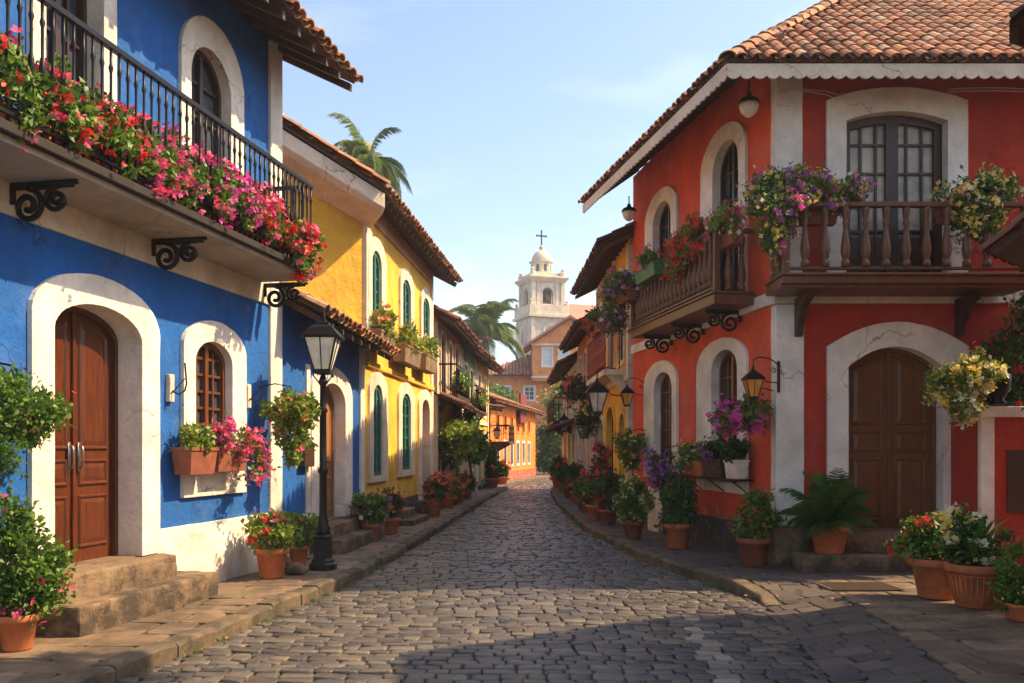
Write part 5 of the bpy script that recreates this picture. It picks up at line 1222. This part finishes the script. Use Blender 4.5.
# big pots on the plaza
t = potted('large terracotta pot of red flowers, left of the big pair on the plaza', 944, 600, .26, .42, [(-.05, 0, .22, .36, .3, .24), (.1, 0, .32, .3, .25, .2)], n=1500, size=.045, K=60, lm='leaf', fl=[('fred', 80, .05, .3, .03, 'flowers', .08), ('fcoral', 40, .035, .3, .04)], stems=14)
t = thing('potted_plant', 'largest fluted terracotta bowl with long leaves and creamy flowers', 'potted plant', (ground(986, 609)[0], ground(986, 609)[1]+.17, PZ)); pot_mesh(t, .285, .43, 'terra', fluted=True)
blades(t, 34, .55, .085, 'leaf', (0, 0, .40), 1.0, 'long_leaves', (.5, 1.4)); C_, N_ = foliage(t, [(0, 0, .58, .34, .3, .2), (-.1, 0, .85, .2, .2, .1)], 900, .035, 'leafd', 50, 'foliage', stems=10, root=(0, 0, .4))
flowers(t, C_, N_, 160, .04, 'fwhite', .35, .03, push=.07); flowers(t, C_, N_, 90, .035, 'fyel', .2, .04, push=.08, bias=lambda c: c[:, 2] > .75)
t = thing('potted_plant', 'square terracotta planter with trailing green leaves at the right edge', 'potted plant', (ground(1030, 622)[0], ground(1030, 622)[1]+.1, PZ)); pot_mesh(t, .17, .16, 'terra', square=True)
foliage(t, [(0, 0, .30, .26, .22, .24), (-.08, 0, .5, .16, .16, .2)], 1200, .035, 'leaf', 50, stems=6, root=(0, 0, .15))
# garden wall: black bowl with cascading flowers, vine above
t = thing('flower_bowl', 'black bowl of cascading yellow white flowers on the garden wall', 'flower bowl', (6.10, 11.30, 2.27)); o = Vector(t.location)
mb = MB(); mb.lathe([(.10, 0), (.11, .02), (.07, .06), (.10, .12), (.15, .22), (.16, .36), (.15, .38), (.13, .35), (.01, .34)], o, 18); mb.build('bowl', 'iron', t, True)
C_, N_ = foliage(t, [(-.3, 0, .38, .42, .25, .22), (-.62, 0, .18, .28, .22, .24), (-.45, 0, -.02, .2, .2, .15)], 1900, .04, 'leafy', 80)
flowers(t, C_, N_, 520, .045, 'fyel', .6, .045); flowers(t, C_, N_, 420, .045, 'fwhite', .6, .045)
t = thing('climbing_vine', 'dark leafy vine with red and yellow flowers at the right edge above the garden wall', 'vine', (6.75, 11.9, 2.3)); C_, N_ = foliage(t, [(0, 0, .5, .48, .4, .6), (.2, 0, 1.1, .35, .3, .4), (-.15, -.1, .1, .3, .3, .3)], 3200, .045, 'leafd', 110, stems=20, root=(.1, .1, -.1))
flowers(t, C_, N_, 90, .05, 'fred', .3, .04); flowers(t, C_, N_, 60, .045, 'fyel', .2, .04, bias=lambda c: c[:, 2] > .8)
# window shelf of the near red window: shelf is part of the house, pots are things
US = lambda p: SF.U(p, .22)
mb = MB(); mb.box(SF, US(742), US(686), 1.245, 1.275, .04, .34); 
for p in (738, 714, 692): mb.tube([SF.p(US(p), 1.245, .32), SF.p(US(p), 1.05, .05)], .010, 5)
mb.build('window_shelf', 'iron', rh)
trough('terracotta pot of cream and yellow blossoms on the window shelf', SF, US(705), US(693), 1.277, .25, .2, .10, 'terra', [(.12, .05, .14, .30, .22, .24), (.25, .1, -.02, .2, .18, .2)], n=800, size=.045, lm='leaf', fl=[('fyel', 120, .05, .6, .05), ('fwhite', 150, .05, .6, .05)], name='flower_pot', cat='flower pot')
trough('brown wooden box of violet flowers in the middle of the window shelf', SF, US(726), US(708), 1.277, .28, .22, .09, 'darkwood', [(0, .03, .13, .26, .16, .15)], n=700, size=.05, lm='leafd', fl=[('fpur', 160, .05, .6, .05)], name='flower_box', cat='flower box')
trough('whitish box of dark green leaves at the near end of the window shelf', SF, US(741), US(729), 1.277, .28, .2, .10, 'white', [(0, .03, .15, .22, .16, .17)], n=700, size=.055, lm='leafd', name='flower_box', cat='flower box')
hanging('magenta bougainvillea basket hanging below the amber wall lamp', SF, 747, 418, .40, [(0, .0, .08, .32, .34, .20), (-.22, .2, -.02, .2, .2, .2)], n=1100, size=.045, K=60, fl=[('fmag', 420, .055, .6, .05)], lm='leaf')
hanging('purple flowering basket hung low before the farther red window', SF, 664, 470, .42, [(0, 0, .12, .30, .33, .22), (0, 0, -.08, .2, .24, .22)], n=1000, size=.05, K=50, fl=[('fpur', 480, .05, .7, .06)], lm='leafd')
hanging('orange flowered basket at the far end of the red wall', SF, 630, 450, .38, [(0, 0, .1, .28, .3, .28), (0, 0, -.2, .2, .2, .25)], n=1400, size=.055, K=50, fl=[('forange', 150, .06, .5, .06), ('fyel', 60, .05, .4, .06)], lm='leaf')
# side balcony
ub = lambda p: SF.U(p, .62)
trough('green trough of red and lilac flowers on the side balcony rail', SF, ub(668), ub(648), 4.62, .22, .2, .67, 'greenbox', [(0, 0, .12, .3, .15, .15)], n=500, size=.05, lm='leafy', fl=[('fpur', 40, .05)], name='balcony_trough', cat='balcony planter')
trough('scarlet geraniums massed on the side balcony rail', SF, ub(704), ub(672), 4.52, .18, .2, .34, 'terra2', [(0, .12, .20, .8, .24, .28), (.1, .28, .0, .7, .14, .26), (.3, .1, .25, .6, .2, .2)], n=1900, size=.05, lm='leaf', fl=[('fred', 700, .062, .7, .06), ('fcoral', 160, .06, .5, .06)], name='balcony_trough', cat='balcony planter', K=60)
trough('pink and white flowering plant at the near end of the side balcony', SF, ub(726), ub(708), 4.60, .18, .2, .34, 'terra2', [(0, .05, .2, .34, .2, .24)], n=700, size=.045, lm='leafy', fl=[('fpink', 150, .05, .5), ('fwhite', 60, .045, .4)], name='balcony_trough', cat='balcony planter')
trough('lilac and white flowers spilling off the far end of the side balcony', SF, ub(640), ub(622), 4.45, .2, .2, .67, 'terra2', [(.1, .05, .1, .75, .3, .3), (.35, .1, -.35, .45, .25, .35)], n=1500, size=.06, lm='leaf', fl=[('fpur', 260, .055, .6, .07), ('fwhite', 120, .05, .5, .07), ('fpink', 90, .05, .4, .06)], name='balcony_trough', cat='balcony planter', K=60)
# front balcony masses
trough('huge purple and yellow flower mass on the left corner of the front balcony', FF, -.30, .62, 4.66, .2, .2, .44, 'terra2', [(-.15, .15, .16, .62, .28, .26), (-.46, .26, -.2, .28, .22, .42), (.35, .08, .18, .42, .24, .24), (-.30, .1, .35, .3, .2, .18)], n=4200, size=.042, lm='leaf', fl=[('fmag', 330, .055, .4, .05), ('fpur', 330, .055, .4, .05), ('fyel', 620, .045, .5, .055), ('fwhite', 90, .045, .3, .05)], name='balcony_trough', cat='balcony planter', K=150)
trough('yellow and white flower mass on the right part of the front balcony', FF, 1.95, 2.8, 4.68, .2, .2, .44, 'terra2', [(.0, .1, .14, .46, .26, .30), (.05, .14, -.2, .32, .2, .28), (.35, .05, .25, .3, .2, .2)], n=3200, size=.042, lm='leaf', fl=[('fyel', 560, .045, .5, .05), ('fwhite', 280, .045, .5, .05), ('fpink', 50, .045, .2, .04)], name='balcony_trough', cat='balcony planter', K=110)
# far house greenery
hanging('red flowers hanging from the ochre house balcony', g2, 577, 392, .6, [(0, 0, .1, .4, .7, .3)], n=900, size=.07, K=30, fl=[('fred', 90, .07, .5, .08), ('fpink', 60, .07, .5, .08)], lm='leafd')
hanging('pale flower basket on the ochre house front', g2, 588, 420, .3, [(0, 0, .0, .25, .6, .35)], n=700, size=.07, K=26, fl=[('fyel', 60, .06, .5, .08)], lm='leafd')
trough('geranium box on the red railed balcony of the ochre house', g2, .9, 2.2, 4.35, .2, .2, .4, 'terra2', [(0, .05, .15, .6, .2, .2)], n=500, size=.07, fl=[('fred', 120, .07, .6, .07)], name='balcony_trough', cat='balcony planter')
trough('leafy box on the upper balcony of the peach house', f3, .8, 2.6, 3.31, .25, .2, .3, 'darkwood', [(0, .1, .15, .8, .2, .2)], n=500, size=.08, name='balcony_trough', cat='balcony planter')
trough('leafy box on the balcony of the green house', f4, .6, 2.4, 3.11, .25, .2, .25, 'darkwood', [(0, .1, .15, .8, .2, .2)], n=500, size=.08, lm='leafy', fl=[('fcoral', 30, .07)], name='balcony_trough', cat='balcony planter')
tree('small_tree', 'small bright leafy tree trained against the peach house wall', (-1.62, 25.6, PZ), 1.3, [(0, 0, 1.75, .50, .5, .55), (.25, .6, 1.9, .4, .5, .5)], 1700, .09, 'leafy', 60, .05)
tree('small_tree', 'slender leafy tree by the peach house doors, behind the nearer small tree', (-1.38, 29.0, PZ), 1.3, [(0, 0, 1.9, .50, .6, .75)], 1400, .10, 'leaf', 50, .05)
# ============================================================= FAR TREES, PALMS
tg = 'trees at the end of the street'
tree('broadleaf_tree', 'sunny yellow green tree rising at the street end, right of the villa', (4.2, 68, 0), 3.5, [(0, 0, 5.2, 1.6, 1.6, 1.9), (.6, 0, 3.6, 1.6, 1.5, 1.6)], 4200, .20, 'leafy', 110, .2, tg)
tree('broadleaf_tree', 'dark green tree filling the end of the street', (2.9, 62, 0), 2, [(0, 0, 2.6, 1.3, 1.2, 1.7), (.9, 0, 3.0, 1.1, 1.1, 1.3), (.2, 0, 1.0, 1.3, 1.2, 1.0)], 4200, .18, 'leafd', 110, .2, tg)
tree('broadleaf_tree', 'mid green tree low behind the whitewashed house', (4.0, 58, 0), 1.8, [(0, 0, 2.2, 1.2, 1.2, 1.6), (.2, 0, 4.0, .9, .9, .9)], 3200, .17, 'leaf', 90, .18, tg)
tree('broadleaf_tree', 'broad green tree behind the orange house roof', (-1.5, 66, 0), 3, [(0, 0, 4.6, 2.0, 1.6, 1.5)], 2500, .22, 'leaf', 60, .2, tg)
tree('broadleaf_tree', 'large dark tree behind the left palm and far houses', (-7, 72, 0), 4, [(0, 0, 6.5, 4, 3, 3)], 4000, .3, 'leafd', 90, .3, tg)
palm('tall coconut palm rising behind the yellow house roof', (-6.3, 36, 0), 13.2, 2.5, 34, (.5, 0), .55)
palm('coconut palm with broad crown left of the church tower', (-2.2, 62, 0), 9.6, 3.9, 34, (.4, 0), .9)
mb = MB(); mb.box(f5, 7.3, 9.6, 3.2, 4.75, .2, .23); mb.box(f5, 7.25, 7.32, 3.1, 4.8, .17, .26)
tag(mb.build('banner', 'cloth'), 'dark red cloth hanging above the orange house roof', 'cloth')
tree('added_shade_tree', 'tall unseen tree off frame on the right, added to cast dappled shade on the near pavement', (5.0, 4.6, 0), 6.2, [(-1.5, 2.0, 7.2, 1.5, .9, 1.0), (-.6, .6, 8.0, 1.5, 1.3, 1.0)], 1500, .22, 'leaf', 46, .18)  # out of view, added for the dappled shade its crown throws
# ============================================================= HAZE
HZ = bpy.data.materials.new('haze_air'); HZ.use_nodes = True; nt = HZ.node_tree; nt.nodes.remove(nt.nodes['Principled BSDF'])
pv = nt.nodes.new('ShaderNodeVolumePrincipled'); pv.inputs['Density'].default_value = HAZE; pv.inputs['Color'].default_value = (.93, .95, 1, 1); nt.links.new(pv.outputs[0], nt.nodes['Material Output'].inputs['Volume'])
M['haze'] = HZ
if HAZE > 0:
    mb = MB(); mb.hexa([(-920, -70, -1.2), (920, -70, -1.2), (920, 1520, -1.2), (-920, 1520, -1.2), (-920, -70, 31), (920, -70, 31), (920, 1520, 31), (-920, 1520, 31)])
    tag(mb.build('haze', 'haze'), kind='stuff')

# ============================================================= GROUPS of repeats
GR = {'potted plant': 'potted plants lining the pavements', 'balcony planter': 'flower troughs on the balconies', 'hanging basket': 'hanging baskets on the house walls', 'window box': 'window boxes under the windows',
      'wall lamp': 'lanterns hung on the house walls', 'pendant lamp': 'globe lamps under the red eaves', 'wall bracket': 'wall brackets on the blue house', 'palm tree': 'coconut palms above the roofs', 'house': 'houses along the street',
      'flower box': 'flower boxes on the window shelf', 'stone': 'stones beside the geranium pots'}
for o in list(S.collection.objects):
    if o.parent is None and o.get('category') in GR and not o.get('group'): o['group'] = GR[o['category']]
for o in S.collection.objects:
    if o.parent is None and o.name.startswith('small_tree'): o['group'] = 'small trees by the peach house'
